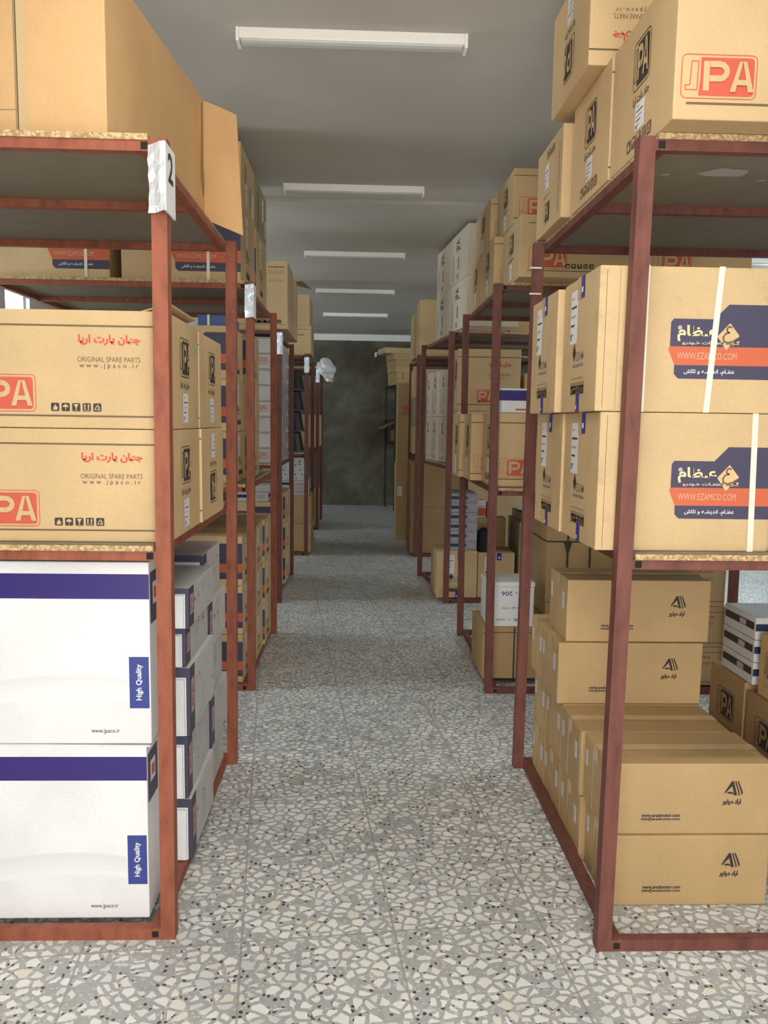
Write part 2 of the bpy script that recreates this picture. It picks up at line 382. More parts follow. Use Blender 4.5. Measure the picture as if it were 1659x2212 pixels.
def icons(f, u, v, s_, gap, n, ink, card):
    for k in range(n):
        a = u + k * (s_ + gap); f.rrect(a, v, a + s_, v + s_, s_ * .15, ink)
        P = lambda *q: f.poly([(a + x * s_, v + y * s_) for x, y in q], card, 1)
        if k == 0: P((.25, .15), (.75, .15), (.82, .45), (.62, .65), (.55, .88), (.42, .55), (.33, .62))
        elif k == 1: P((.12, .5), (.88, .5), (.72, .75), (.5, .84), (.28, .75)); P((.46, .15), (.54, .15), (.54, .5), (.46, .5))
        elif k == 2: P((.2, .88), (.45, .4), (.45, .2), (.3, .12), (.7, .12), (.55, .2), (.55, .4), (.8, .88))
        elif k == 3: P((.2, .22), (.34, .22), (.34, .7), (.42, .7), (.27, .9), (.12, .7), (.2, .7)); P((.64, .22), (.78, .22), (.78, .7), (.88, .7), (.72, .9), (.58, .7), (.64, .7)); P((.12, .1), (.88, .1), (.88, .16), (.12, .16))
        else: P((.15, .2), (.38, .2), (.38, .32), (.3, .32), (.5, .66), (.42, .75)); P((.5, .86), (.62, .8), (.85, .38), (.7, .34), (.52, .68)); P((.45, .16), (.85, .16), (.82, .3), (.5, .3))
FA_JPA, FA_EZ, FA_EZ2, FA_EZ3, FA_AR = 'جهان پارت اریا', 'عـظام', 'گـروه قطعـات خـودرو', 'عظـام، اندیشـه و تلاش', 'اراد موتور'

class Carton:
    """collects body, prints and stuck-on parts of one box; the top-level mesh is the body itself"""
    def __init__(s, name, dims, mat, flip=False, bev=.004):
        s.name, s.dims, s.mat, s.flip = name, dims, mat, flip
        s.body = MB(); w, d, h = dims; s.body.bevbox((-w / 2, -d / 2, 0), (w / 2, d / 2, h), mat, bev)
        s.parts = []
    def face(s, side, part=None, flip=None, lift=.0007):
        mb = s.body
        if part:
            mb = MB(); s.parts.append((part, mb, None))
        return Face(mb, s.dims, side, s.flip if flip is None else flip, lift)
    def part(s, name, lab=None):
        mb = MB(); s.parts.append((name, mb, lab)); return mb
    def seam(s, col='dark_crease'):
        f = s.face('T', flip=False); f.rect(.004, f.H / 2 - .0015, f.W - .004, f.H / 2 + .0015, col)
    def tape(s, ends='LR', mat='clear_tape', half=.03, drop=.06):
        mb = s.part('packing_tape'); f = Face(mb, s.dims, 'T', False, .0012); f.rect(0, f.H / 2 - half, f.W, f.H / 2 + half, mat)
        for e in ends:
            g = Face(mb, s.dims, e, False, .0012); g.rect(g.W / 2 - half, g.H - drop, g.W / 2 + half, g.H + .0012, mat)
    def label(s, side, u, v, w, h, marks='black_ink', flip=None, colour='label_paper'):
        f = s.face(side, 'shipping_label', flip, .001); f.rrect(u, v, u + w, v + h, min(w, h) * .06, colour)
        for k in range(5):
            y = v + h * (.88 - k * .17); f.rect(u + w * .12, y - h * .035, u + w * (.45 + .13 * ((k * 7) % 4)), y, marks if k % 2 else 'lilac_ink', 1)
        f.rect(u + w * .12, v + h * .08, u + w * .22, v + h * .2, marks, 1)
    def strap(s, u, mat='cream_strap', wd=.016, slant=0.0, sides=False):
        mb = s.part('strap'); f = Face(mb, s.dims, 'F', False, .0016); f.poly([(u - wd / 2 - slant, 0), (u + wd / 2 - slant, 0), (u + wd / 2, f.H + .0016), (u - wd / 2, f.H + .0016)], mat)
        g = Face(mb, s.dims, 'T', False, .0016); g.rect(u - wd / 2, -.0016, u + wd / 2, g.H, mat)
    def finish(s):
        o = s.body.build(s.name)
        for n, mb, lab in s.parts:
            c = mb.build(n, o)
            if lab: c['label'] = lab
        return o

# ---- print styles -------------------------------------------------------------------------------
def st_jpa(c, o):
    w, d, h = c.dims; card = c.mat
    f = c.face('F'); k = o.get('k', 1.0); red = o.get('red', 'red_ink')
    lu = o.get('lu', 0); ln = 'brown_ink'
    f.rect(lu, h * .86, w, h * .875, ln); f.rect(lu, h * .098, w, h * .113, ln)
    ru = w - .07 * k - .165 * k
    f.text(FA_JPA, ru + .003, h * .70, .162 * k, h * .095, red, bold=.05, fa=True)
    f.text('ORIGINAL SPARE PARTS', ru, h * .565, .164 * k, h * .044, 'brown_ink')
    f.text('w w w . j p a c o . i r', ru + .004, h * .505, .155 * k, h * .05, 'brown_ink', bold=.012)
    g = c.face('F', 'printed_logo'); bw, bh = .178 * k, .098 * k
    badge(g, o.get('bu', w - .345 * k - bw), h * .135, bw, bh, red, card)
    icons(f, w - .307 * k, h * .145, .0215 * k, .006 * k, 5, 'black_ink', card)
    for sd in ('L', 'R'):
        f = c.face(sd); W = f.W; b0 = W * .5 - .06
        bb = h * .48
        badge(f, b0 + o.get('su', 0), bb, .125, h * .36, 'black_ink', card)
        f.text(FA_JPA, b0 + .005, h * .36, .12, h * .085, 'black_ink', bold=.02, fa=True)
        if o.get('strip'): icons(f, W * .5 - .09, h * .06, .032, .006, 5, 'brown_ink', card)
        if o.get('teal') and sd == 'R': f.rect(d - .06, h * .74, d - .03, h * .80, 'teal_mark'); f.rect(d - .05, h * .1, d - .03, h * .17, 'teal_mark')
        c.label(sd, b0 + .03, h * (.06 if not o.get('strip') else .17), .07, h * (.27 if not o.get('strip') else .2), flip=c.flip)
    c.seam()
def banner(c, u, v, k, right=None, strap=None):
    """navy and orange panel with the white lettering, scale k = metres per unit"""
    w, d, h = c.dims; R = w if right is None else right
    g = c.face('F', 'printed_banner'); P = lambda q, m, e=0: g.poly([(min(u + a * k, R), v + b_ * k) for a, b_ in q], m, e)
    E = (R - u) / k
    P([(.004, .083), (.004, .145), (.011, .154), (.118, .154), (.155, .192), (E, .192), (E, .083)], 'navy_ink')
    P([(0, .076), (.004, .083), (E, .083), (E, .035), (.018, .035)], 'orange_ink')
    P([(.018, .035), (E, .035), (E, 0), (.03, 0), (.018, .012)], 'navy_ink')
    P([(.153, .075), (.187, .112), (.160, .145), (.128, .110)], c.mat, 1)
    q = [(.166, .133), (.158, .136), (.152, .130), (.153, .123), (.160, .120), (.150, .118), (.143, .108), (.146, .098), (.156, .094), (.170, .098), (.182, .106)]
    g.stroke([(u + a * k, v + b_ * k) for a, b_ in q], .0042 * k, 'brown_ink', 2)
    g.text(FA_EZ, u + .022 * k, v + .096 * k, .105 * k, .042 * k, 'cream_ink', 1, .03, True)
    g.poly([(u + k * (.028 + .006 * math.cos(t * .7)), v + k * (.131 + .006 * math.sin(t * .7))) for t in range(9)], 'lilac_ink', 1)
    g.text(FA_EZ2, u + .036 * k, v + .087 * k, .152 * k, .012 * k, 'cream_ink', 1, .015, True)
    g.text('WWW.EZAMCO.COM', u + .024 * k, v + .050 * k, .158 * k, .018 * k, 'peach_ink', 1, 0.0)
    g.text(FA_EZ3, u + .044 * k, v + .009 * k, .135 * k, .016 * k, 'white_ink', 1, .015, True)
def ez_side(c, sd, tape=True, lab=True):
    f = c.face(sd); W, h = f.W, f.H; u = W * .5 - .06
    f.poly([(u + .015, h * .38), (u + .033, h * .45), (u + .015, h * .52), (u - .003, h * .45)], 'black_ink')
    f.text('EZAM', u + .034, h * .385, .075, h * .065, 'grey_ink', bold=.01); f.rect(u, h * .34, u + .11, h * .36, 'grey_ink')
    f.rect(u - .01, h * .25, u + .115, h * .258, 'faded_ink')
    f.rect(u - .012, h * .13, u + .125, h * .225, 'faded_ink'); icons(f, u - .008, h * .137, .023, .0035, 5, 'grey_ink', 'faded_ink')
    if lab: c.label(sd, u - .035, h * .52, .075, h * .40)
    if tape:
        mb = c.part('blue_tape'); g = Face(mb, c.dims, sd, c.flip, .0013)
        g.rect(u + .065, h * .84, u + .10, h * 1.002, 'blue_tape'); g.rect(u + .075, h * .88, u + .09, h * .92, 'white_ink', 1)
        mb = c.part('blue_tape'); g = Face(mb, c.dims, sd, c.flip, .0013); g.poly([(u + .05, 0), (u + .086, .0), (u + .082, h * .15), (u + .052, h * .16)], 'blue_tape')
        g.rect(u + .057, h * .02, u + .066, h * .05, 'white_ink', 1)
def st_ezam(c, o):
    w, d, h = c.dims
    if o.get('banner', True): banner(c, o.get('u', .187), o.get('v', .088), o.get('k', 1.0))
    for sd in o.get('sides', 'LR'): ez_side(c, sd, o.get('tape', True), o.get('lab', True))
    for s_ in o.get('straps', ()): c.strap(*s_) if isinstance(s_, tuple) else c.strap(s_)
    if o.get('joint'):
        f = c.face('F', flip=False); f.rect(.003, .004, .052, h - .004, c.mat); f.rect(.052, .004, .0535, h - .004, 'faded_ink'); f.rect(.018, .01, .019, h - .01, 'faded_ink')
    c.seam()
    if o.get('toptape'): c.tape('LR', 'clear_tape')
def arad_logo(f, u, v, k, ink='black_ink'):
    for q in ([(0, .16), (.37, .80), (.47, .80), (.40, .52), (.05, .12)], [(.40, .52), (.47, .80), (.51, .70), (.68, .06), (.66, 0), (.58, 0), (.52, .12)],
              [(.14, .14), (.2, .2), (.38, .21), (.52, .12), (.58, 0), (.45, .10), (.2, .10)], [(.53, .80), (.61, .80), (.85, .06), (.81, 0), (.755, .01), (.765, .1)], [(.665, .80), (.74, .80), (1, .18), (.98, .08), (.91, .04), (.91, .14)]):
        f.poly([(u + a * k, v + b_ * k) for a, b_ in q], ink)
def st_arad(c, o):
    w, d, h = c.dims; f = c.face('F')
    g = c.face('F', 'printed_logo'); arad_logo(g, w - .145, h * .55, .057); g.text(FA_AR, w - .15, h * .41, .058, h * .095, 'black_ink', bold=.06, fa=True)
    f.text('www.aradmotor.com', .105 + o.get('du', 0), h * .245, .118, h * .05, 'black_ink', bold=.035); f.text('info@aradmotor.com', .105 + o.get('du', 0), h * .19, .118, h * .05, 'black_ink', bold=.035)
    c.label('L', d * .72, h * .50, .035, h * .26); c.label('L', d * .06, h * .55, .03, h * .24)
    for u in (d * .985, d * .42):
        c.face('L').rect(u - .012, .004, u, h - .004, 'clear_tape')
    c.seam(); c.tape('LR', 'clear_tape', .022, .05)
def st_white_big(c, o):
    w, d, h = c.dims; f = c.face('F')
    f.rect(0, h * .80, w, h * .935, 'violet_ink')
    arc = lambda t: h * (.30 + .085 * math.sin(math.pi * (.12 + .62 * t)))
    xs = [w * .08 + (w - .062 - w * .08) * t / 12 for t in range(13)]
    for k in range(4):
        for i in range(12): f.poly([(xs[i], arc(i / 12) - .016 * (k + 1)), (xs[i + 1], arc((i + 1) / 12) - .016 * (k + 1)), (xs[i + 1], arc((i + 1) / 12) - .016 * k), (xs[i], arc(i / 12) - .016 * k)], 'fading_grey_print_%d' % k)
    g = c.face('F', 'quality_badge'); g.rect(w - .058, h * .20, w - .004, h * .485, 'blue_ink'); g.text('High Quality', w - .040, h * .245, .020, h * .20, 'white_ink', 1, .02, turn=90)
    f.text('www.jpaco.ir', w - .165, h * .055, .078, h * .03, 'navy_ink', bold=.01)
    r = c.face('R'); r.rect(.01, h * .66, .115, h * .94, 'navy_ink'); r.rect(.032, h * .76, .085, h * .88, 'label_paper', 1); r.rect(.045, h * .79, .075, h * .85, 'red_ink', 2)
    if o.get('lid'):
        m = c.part('lid_flap'); m.raw([(-w / 2, -d / 2 - .001, h), (w / 2 + .012, -d / 2 - .001, h - .004), (w / 2 + .02, d / 2, h), (-w / 2, d / 2, h), (-w / 2, -d / 2 - .001, h + .004), (w / 2 + .012, -d / 2 - .001, h), (w / 2 + .02, d / 2, h + .004), (-w / 2, d / 2, h + .004)],
              [(3, 2, 1, 0), (4, 5, 6, 7), (0, 1, 5, 4), (1, 2, 6, 5), (2, 3, 7, 6), (3, 0, 4, 7)], c.mat)
def st_white_small(c, o):
    w, d, h = c.dims; f = c.face('F')
    f.rect(0, h * .86, w, h, 'navy_ink'); f.rect(w - .010, 0, w - .0, h * .86, 'navy_ink'); f.rect(0, 0, w - .011, h * .85, 'white_ink')
    r = c.face('R'); t = .075
    r.rect(0, .0, t, h - .002, 'navy_ink'); r.rect(t * .25, h * .30, t * .85, h * .80, 'lilac_ink', 1); r.text('JPA', t * .35, h * .36, t * .4, h * .38, 'red_ink', 2, .02, turn=90)
    rnd = random.Random(int(h * 1e4) + int(d * 1e3))
    for k in range(o.get('specks', 9)):
        a, b_ = rnd.uniform(.08, d - .03), rnd.uniform(.01, h - .02); r.rect(a, b_, a + rnd.uniform(.004, .012), b_ + rnd.uniform(.004, .012), rnd.choice(['grey_ink', 'black_ink', 'lilac_ink']))
    for k in range(3): r.rect(d * .5 + k * .02, h * .25, d * .5 + k * .02 + .006, h * .7, 'pale_grey_print')
    m = c.part('end_flap'); m.box((-w / 2 + .01, -d / 2 - .012, .004), (w / 2 - .014, -d / 2 - .001, h * .84), 'white_cardboard')
def st_flat_white(c, o):
    w, d, h = c.dims; f = c.face('F'); f.rect(0, h - .012, w, h - .006, 'grey_ink')
    if o.get('logo'): f.ring(w - .11, h * .3, w - .045, h * .72, .004, 'red_ink'); f.text('JPA', w - .10, h * .36, .045, h * .28, 'red_ink', bold=.02)
    if o.get('hole'): f.rrect(w - .145, h * .45, w - .118, h * .6, .006, 'black_ink')
    if o.get('wrap'):
        m = c.part('plastic_wrap'); g = Face(m, c.dims, 'R', False, .002); g.rect(.01, .005, d * .5, h - .004, 'crumpled_plastic'); g.rect(d * .55, .01, d - .05, h * .7, 'crumpled_plastic')
def st_band(c, o):     # dark stripe with white motif on the aisle side
    w, d, h = c.dims
    for sd in 'LR':
        f = c.face(sd); f.rect(.01, h * .42, d - .01, h * .75, o.get('ink', 'black_ink')); f.rect(d * .52, h * .45, d * .72, h * .7, 'lilac_ink', 1)
    f = c.face('F'); f.rect(.0, h * .4, w * .6, h * .72, 'dark_blue_ink'); f.rect(w * .7, h * .3, w * .92, h * .72, 'lilac_ink')
def st_upright(c, o):  # pale cartons with dark lettering running up the side
    w, d, h = c.dims
    for sd in 'LR':
        f = c.face(sd); W = f.W
        f.text('JPA', W * .3, h * .62, W * .28, h * .26, 'black_ink', bold=.02, turn=90); f.rect(W * .4, h * .25, W * .48, h * .5, 'grey_ink'); f.rect(W * .1, h * .06, W * .14, h * .6, 'faded_ink')
        icons(f, W * .32, h * .06, min(.04, W * .1), .004, 2, 'grey_ink', c.mat)
    c.seam()
def st_whiteblue(c, o):
    w, d, h = c.dims; f = c.face('F'); f.rect(0, h * .5, w, h * .92, 'violet_ink'); f.rect(w * .62, h * .5, w * .8, h * .92, 'lilac_ink', 1); f.text('JPA', w * .64, h * .58, w * .14, h * .26, 'red_ink', 2, .02); f.rect(w * .25, h * .1, w * .45, h * .17, 'red_ink')
    g = c.face('L'); g.rect(0, h * .5, d, h * .92, 'violet_ink')
def st_strapped(c, o):
    w, d, h = c.dims; c.seam()
    m = c.part('strap')
    for u in (w * .30, w * .62): Face(m, c.dims, 'F', False, .0016).rect(u - .006, 0, u + .006, h, 'black_strap')
    Face(m, c.dims, 'F', False, .002).rect(0, h * .78, w, h * .80, 'black_strap'); Face(m, c.dims, 'L', False, .002).rect(0, h * .78, d, h * .80, 'black_strap')
    if o.get('knot'): Face(m, c.dims, 'F', False, .003).poly([(w * .3 - .004, h * .62), (w * .3 + .004, h * .62), (w * .3 + .026, h * .80), (w * .3 - .026, h * .80)], 'black_strap')
def st_plain(c, o):
    c.seam('dark_crease'); w, d, h = c.dims
    for q in o.get('lines', ()):  # (side, u0, v0, u1, v1, ink) as fractions of that face
        f = c.face(q[0]); f.rect(q[1] * f.W, q[2] * f.H, q[3] * f.W, q[4] * f.H, q[5])
    for q in o.get('texts', ()): f = c.face(q[0]); f.text(q[1], q[2] * f.W, q[3] * f.H, q[4] * f.W, q[5] * f.H, q[6], bold=.01, fa=q[7] if len(q) > 7 else False, turn=q[8] if len(q) > 8 else 0)
    for q in o.get('labels', ()): c.label(*q)
    if o.get('taped'): c.tape('LR')
    for s_ in o.get('straps', ()): c.strap(*s_)
STYLE = dict(jpa=st_jpa, ezam=st_ezam, arad=st_arad, white_big=st_white_big, white_small=st_white_small, flat_white=st_flat_white, band=st_band, upright=st_upright, whiteblue=st_whiteblue, strapped=st_strapped, plain=st_plain)
MATS = dict(jpa='tan_cardboard', ezam='stained_tan_cardboard', arad='brown_cardboard', white_big='white_cardboard', white_small='worn_white_cardboard', flat_white='worn_white_cardboard', band='worn_white_cardboard', upright='pale_cardboard', whiteblue='white_cardboard', strapped='brown_cardboard', plain='tan_cardboard')
PROTO = {}
def cb(style, x0, y0, z0, w, d, h, label, group=None, rot=0.0, flip=False, mat=None, name='cardboard_box', center=None, extra=None, **o):
    """one box: x0, y0, z0 = left, front, bottom; copies of a kind already built reuse its meshes"""
    mat = mat or MATS[style]; key = (style, round(w, 3), round(d, 3), round(h, 3), flip, mat, name, repr(sorted(o.items())))
    if extra is None and key in PROTO: r = dup(PROTO[key])
    else:
        c = Carton(name, (w, d, h), mat, flip, .004 if w > .2 else .003); STYLE[style](c, o)
        if extra: extra(c)
        r = c.finish(); PROTO[key] = r
    r.location = center + (z0,) if center else (x0 + w / 2, y0 + d / 2, z0)
    r.rotation_euler = (0, 0, rot)
    return tag(r, label, 'box', group)

# ------------------------------------------------------------------ room shell
X0, X1, Y0, Y1, ZC = -3.4, 5.2, -1.0, 13.92, 2.94
m = MB(); m.box((X0 - .2, Y0 - .2, -.1), (X1 + .2, Y1 + .2, 0), 'terrazzo'); struct(m, 'floor')
m = MB(); m.box((X0 - .2, Y0 - .2, ZC), (X1 + .2, Y1 + .2, ZC + .12), 'ceiling_plaster'); struct(m, 'ceiling')
m = MB(); m.box((X0, 5.56, ZC - .025), (X1, 5.78, ZC), 'ceiling_plaster'); struct(m, 'trim_1')
m = MB(); m.box((X0 - .2, Y1, 0), (X1 + .2, Y1 + .15, ZC), 'cement_render'); struct(m, 'wall_back')
m = MB(); m.box((-1.2, Y1 - .03, 2.835), (.92, Y1, ZC), 'white_metal'); struct(m, 'trim_2')
def window_wall(name, axis, at, lo, hi, wins, out, glass, n0):
    """a plaster wall with rectangular openings (a0, a1, z0, z1); out = outward sign"""
    m = MB()
    def blk(a0, a1, z0, z1):
        t0, t1 = sorted((at, at + out * .15))
        if a1 - a0 > 1e-4 and z1 - z0 > 1e-4: m.box((t0, a0, z0) if axis == 'x' else (a0, t0, z0), (t1, a1, z1) if axis == 'x' else (a1, t1, z1), 'white_plaster')
    cur = lo
    for a0, a1, z0, z1 in wins:
        blk(cur, a0, 0, ZC); blk(a0, a1, 0, z0); blk(a0, a1, z1, ZC); cur = a1
    blk(cur, hi, 0, ZC); struct(m, name)
    for i, (a0, a1, z0, z1) in enumerate(wins):
        f = MB(); t0, t1 = sorted((at + out * .05, at + out * .10))
        def bar(p0, p1, q0, q1, mat='window_metal', u0=t0, u1=t1):
            f.box((u0, p0, q0) if axis == 'x' else (p0, u0, q0), (u1, p1, q1) if axis == 'x' else (p1, u1, q1), mat)
        bar(a0, a1, z0, z0 + .04); bar(a0, a1, z1 - .04, z1); bar(a0, a0 + .04, z0, z1); bar(a1 - .04, a1, z0, z1)
        nm = max(1, round((a1 - a0) / 1.0))
        for k in range(1, nm): a = a0 + (a1 - a0) * k / nm; bar(a - .02, a + .02, z0, z1)
        o = struct(f, 'window_%d' % (n0 + i))
        g = MB(); tm = at + out * .075
        g.box((tm - .004, a0 + .03, z0 + .03) if axis == 'x' else (a0 + .03, tm - .004, z0 + .03), (tm + .004, a1 - .03, z1 - .03) if axis == 'x' else (a1 - .03, tm + .004, z1 - .03), glass)
        g.build('window_pane', o)
window_wall('wall_front', 'y', Y0, X0, X1, [(-1.05, .02, .2, 2.6), (.12, 1.2, .2, 2.6)], -1, 'front_window_glass', 1)
window_wall('wall_left', 'x', X0, Y0, Y1, [(3.3, 4.2, 1.3, 2.75), (5.4, 6.3, 1.3, 2.75), (7.98, 8.56, 1.3, 2.75), (9.85, 10.5, 1.3, 2.75), (12.2, 12.8, 1.3, 2.4)], -1, 'left_window_glass', 3)
window_wall('wall_right', 'x', X1, Y0, Y1, [(3.2, 4.2, 1.3, 2.7), (5.3, 6.3, 1.3, 2.7), (7.5, 8.5, 1.3, 2.7), (9.7, 10.6, 1.3, 2.7)], 1, 'right_window_glass', 8)

# ------------------------------------------------------------------ ceiling battens
def batten(glow='diffuser'):
    r = empty('ceiling_light', '', 'light')
    m = MB(); m.bevbox((-.432, -.035, -.040), (.432, .035, 0), 'white_metal', .003); m.build('housing', r)
    m = MB(); prof = [(-.030, -.040), (-.026, -.046), (-.012, -.050), (.012, -.050), (.026, -.046), (.030, -.040)]
    n = len(prof); vs = [(x, y, z) for x in (-.425, .425) for y, z in prof]
    m.raw(vs, [(i, i + n, i + 1 + n, i + 1) for i in range(n - 1)] + [tuple(range(n)), tuple(reversed(range(n, 2 * n)))], glow); m.build('diffuser', r)
    for s_ in (-1, 1):
        m = MB(); a, b_ = sorted((s_ * .432, s_ * .445)); m.bevbox((a, -.037, -.052), (b_, .037, 0), 'white_metal', .003); m.build('end_cap', r)
    return r
LT = ['nearest white batten lamp on the grey ceiling above the aisle', 'second batten lamp along the aisle, just before the ceiling beam', 'third batten lamp along the aisle ceiling, beyond the ceiling beam',
      'fourth batten lamp along the aisle ceiling, second from the far end', 'smallest and farthest batten lamp over the aisle, next to the far wall']
b0 = batten()
for k, t in enumerate(LT):
    r = b0 if k == 0 else dup(b0)
    r.location = (-.032, 3.27 + 1.996 * k, ZC); tag(r, t, 'light', 'batten lamps over the aisle')
r = dup(b0); r.location = (3.86, 7.15, ZC); tag(r, 'batten lamp at the right edge, glimpsed above the strapped boxes', 'light')

lit = batten('lit_diffuser')
for k, (x, y, t) in enumerate(((-.032, 1.27, 'lit batten lamp over the entrance end of the aisle, in front of the nearest racks'), (3.86, 1.27, 'lit batten lamp in front of the nearest right rack, far to the right'), (-.032, -.70, 'lit batten lamp by the entrance windows'))):
    r = lit if k == 0 else dup(lit)
    r.location = (x, y, ZC); tag(r, t, 'light', 'lit batten lamps at the entrance')
# ------------------------------------------------------------------ racks
def rack(label, s, x, y, D, w, pt, lean=0.0, rot=0.0, zt=2.143, zm=1.102, spots=False, ties=()):
    r = empty('storage_rack', label, 'rack', (x, y, 0), rot, 'steel racks along the aisle')
    def bx(name, xa, xb, ya, yb, za, zb, mat, hole=False, sh=0):
        m = MB(); a, b_ = sorted((s * xa, s * xb)); m.box((a, ya, za), (b_, yb, zb), mat, sh)
        if hole:
            cx, cz = (a + b_) / 2, (za + zb) / 2
            m.poly([(cx - .009, ya - .0008, cz - .009), (cx + .009, ya - .0008, cz - .009), (cx + .009, ya - .0008, cz + .009), (cx - .009, ya - .0008, cz + .009)], 'tube_hole')
        return m.build(name, r)
    sh = lean / 2.15
    if ties:
        for z in ties: bx('wire_tie', -.003, .043, D - .044, D - .0398, z, z + .006, 'cream_strap')
    for xa in (0, w - .04):
        for ya in (0, D - .04): bx('post', xa, xa + .04, ya, ya + .04, 0, zt + .008, pt, sh=sh)
    for z1, hgt in ((.034, .034), (zm, .026), (zt, .026)):
        z0 = z1 - hgt; e = s * sh * z1
        for xa in (.04, w - .07): bx('side_beam', xa + e, xa + .03 + e, 0, D, z0, z1, pt, hole=True)
        for ya in (0, D - .028): bx('cross_beam', .07 + e, w - .07 + e, ya, ya + .028, z0, z1, pt)
        if z1 > .5: bx('cross_beam', .07 + e, w - .07 + e, D * .48, D * .48 + .028, z0, z1, pt)
    for z in (zm, zt):
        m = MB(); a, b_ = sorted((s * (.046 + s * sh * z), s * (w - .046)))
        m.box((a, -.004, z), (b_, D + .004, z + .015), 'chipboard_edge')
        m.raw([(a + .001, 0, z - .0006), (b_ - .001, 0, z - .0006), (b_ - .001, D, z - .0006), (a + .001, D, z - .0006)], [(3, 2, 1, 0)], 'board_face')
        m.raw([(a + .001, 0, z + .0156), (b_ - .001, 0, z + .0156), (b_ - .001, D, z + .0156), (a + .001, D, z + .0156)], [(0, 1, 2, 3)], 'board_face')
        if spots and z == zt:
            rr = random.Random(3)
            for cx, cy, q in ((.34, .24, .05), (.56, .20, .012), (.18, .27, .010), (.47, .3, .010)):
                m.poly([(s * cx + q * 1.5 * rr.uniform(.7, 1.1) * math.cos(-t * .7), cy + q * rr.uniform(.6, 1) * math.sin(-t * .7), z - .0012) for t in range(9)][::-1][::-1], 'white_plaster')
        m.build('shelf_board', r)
    return r
LX, LY, LD = (-.493, -.533, -.586, -.516, -.50), (2.103, 4.182, 6.282, 8.567, 10.65), (1.191, 1.199, 1.23, 1.191, 1.2)
NM = ('nearest', 'second', 'third', 'fourth', 'fifth')
WH = ('beside the white cartons', 'holding boxes with dark blue panels', 'holding flat white cartons', 'holding black buckets', 'by the plastic bag')
for k in range(5):
    rack('%s red steel rack on the left of the aisle, %s' % (NM[k], WH[k]), -1, LX[k], LY[k], LD[k], 1.37, 'red_oxide_paint' if k < 2 else 'maroon_and_shaded_red_paint', .009 if k == 0 else 0)  # farther left racks take a darker colour: depth shade put into the paint
RX, RY, RD = (.681, .708, .719, .633), (2.036, 4.146, 6.299, 8.537), (1.215, 1.221, 1.202, 1.224)
WH = ('holding strapped boxes with navy panels', 'with a white foam box', 'askew, with pale upright cartons', 'holding plain tan cartons')
ROT3 = .105
for k in range(4):
    rack('%s maroon steel rack on the right of the aisle, %s' % (NM[k], WH[k]), 1, RX[k], RY[k], RD[k], 1.36, 'maroon_and_shaded_red_paint', (.012, -.013, 0, 0)[k], ROT3 if k == 2 else 0, zt=2.156, spots=(k == 0), ties=(2.062, 1.962) if k == 0 else ())
def w3(lx, ly): return (RX[2] + lx * math.cos(ROT3) - ly * math.sin(ROT3), RY[2] + lx * math.sin(ROT3) + ly * math.cos(ROT3))
# small black rack by the far wall
r = empty('storage_rack', 'small black steel rack at the far right end of the aisle', 'rack', (.62, 13.05, 0), .20)
for xa in (0, .5):
    for ya in (0, .66): m = MB(); m.box((xa, ya, 0), (xa + .03, ya + .03, 2.06), 'dark_grey_metal'); m.build('post', r)
for z in (1.12, 1.50, 2.05):
    for xa in (0, .5): m = MB(); m.box((xa, .03, z - .025), (xa + .03, .66, z), 'dark_grey_metal'); m.build('side_beam', r)
    for ya in (0, .66): m = MB(); m.box((.03, ya, z - .025), (.5, ya + .03, z), 'dark_grey_metal'); m.build('cross_beam', r)
for z in (1.12, 2.05): m = MB(); m.box((.002, .002, z), (.528, .688, z + .012), 'dark_grey_metal'); m.build('shelf_board', r)

Z1, Z2, Z2R, Z0 = 1.1182, 2.1595, 2.1725, .0355
# bulk cartons added at the outer ends of the racks to block side light
for k in range(5):
    for z, hh, t in ((Z0, .95, 'floor'), (Z1, .60 if k == 0 else .82, 'middle shelf')):
        cb('plain', LX[k] - 1.318, LY[k] + .06, z, .70, LD[k] - .12, hh, 'added light-blocking tan carton at the outer end of the %s left rack, %s' % (NM[k], t), 'added light-blocking cartons at the outer ends of the racks')
for k, z, hh, t, xa, wa in ((0, Z1, .70, 'middle shelf', 1.60, .37), (1, Z1, .82, 'middle shelf', 1.34, .66), (3, Z0, .95, 'floor', 1.22, .70), (3, Z1, .82, 'middle shelf', 1.12, .80)):
    cb('plain', xa, RY[k] + .09, z, wa, RD[k] - .15, hh, 'added light-blocking tan carton at the outer end of the %s right rack, %s' % (NM[k], t), 'added light-blocking cartons at the outer ends of the racks')
# ------------------------------------------------------------------ LEFT, nearest rack
def open_flap(c):
    w, d, h = c.dims; g = c.face('F'); g.rect(.233, .004, .236, h - .004, 'dark_crease'); g.rect(.236, .004, .262, h - .004, 'clear_tape'); g.rect(.0, .085, .233, .0875, 'faded_ink'); g.rect(.228, .0, .232, h, 'faded_ink')
    m = c.part('flap', 'open end flap sticking out into the aisle'); n = Vector((.9955, .0945)); 
    p = [(w / 2 - .002, d / 2 - .004, .03), (w / 2 + .150, d / 2 - .03, -.035), (w / 2 + .128, d / 2 - .03, h - .065), (w / 2 + .07, d / 2 - .015, h - .035), (w / 2 - .002, d / 2 - .004, h - .004)]
    q = [(x + .0005, y + .005, z) for x, y, z in p]; k = len(p)
    m.raw(p + q, [tuple(range(k)), tuple(reversed(range(k, 2 * k)))] + [(i, i + k, (i + 1) % k + k, (i + 1) % k) for i in range(k)], c.mat)
    f = c.face('R'); f.poly([(d - .05, .16), (d - .02, .10), (d - .005, .12), (d - .004, h - .01), (d - .03, h - .02)], 'faded_ink'); f.poly([(d - .02, .2), (d - .004, .2), (d - .004, h - .006), (d - .022, h - .006)], 'clear_tape', 1)
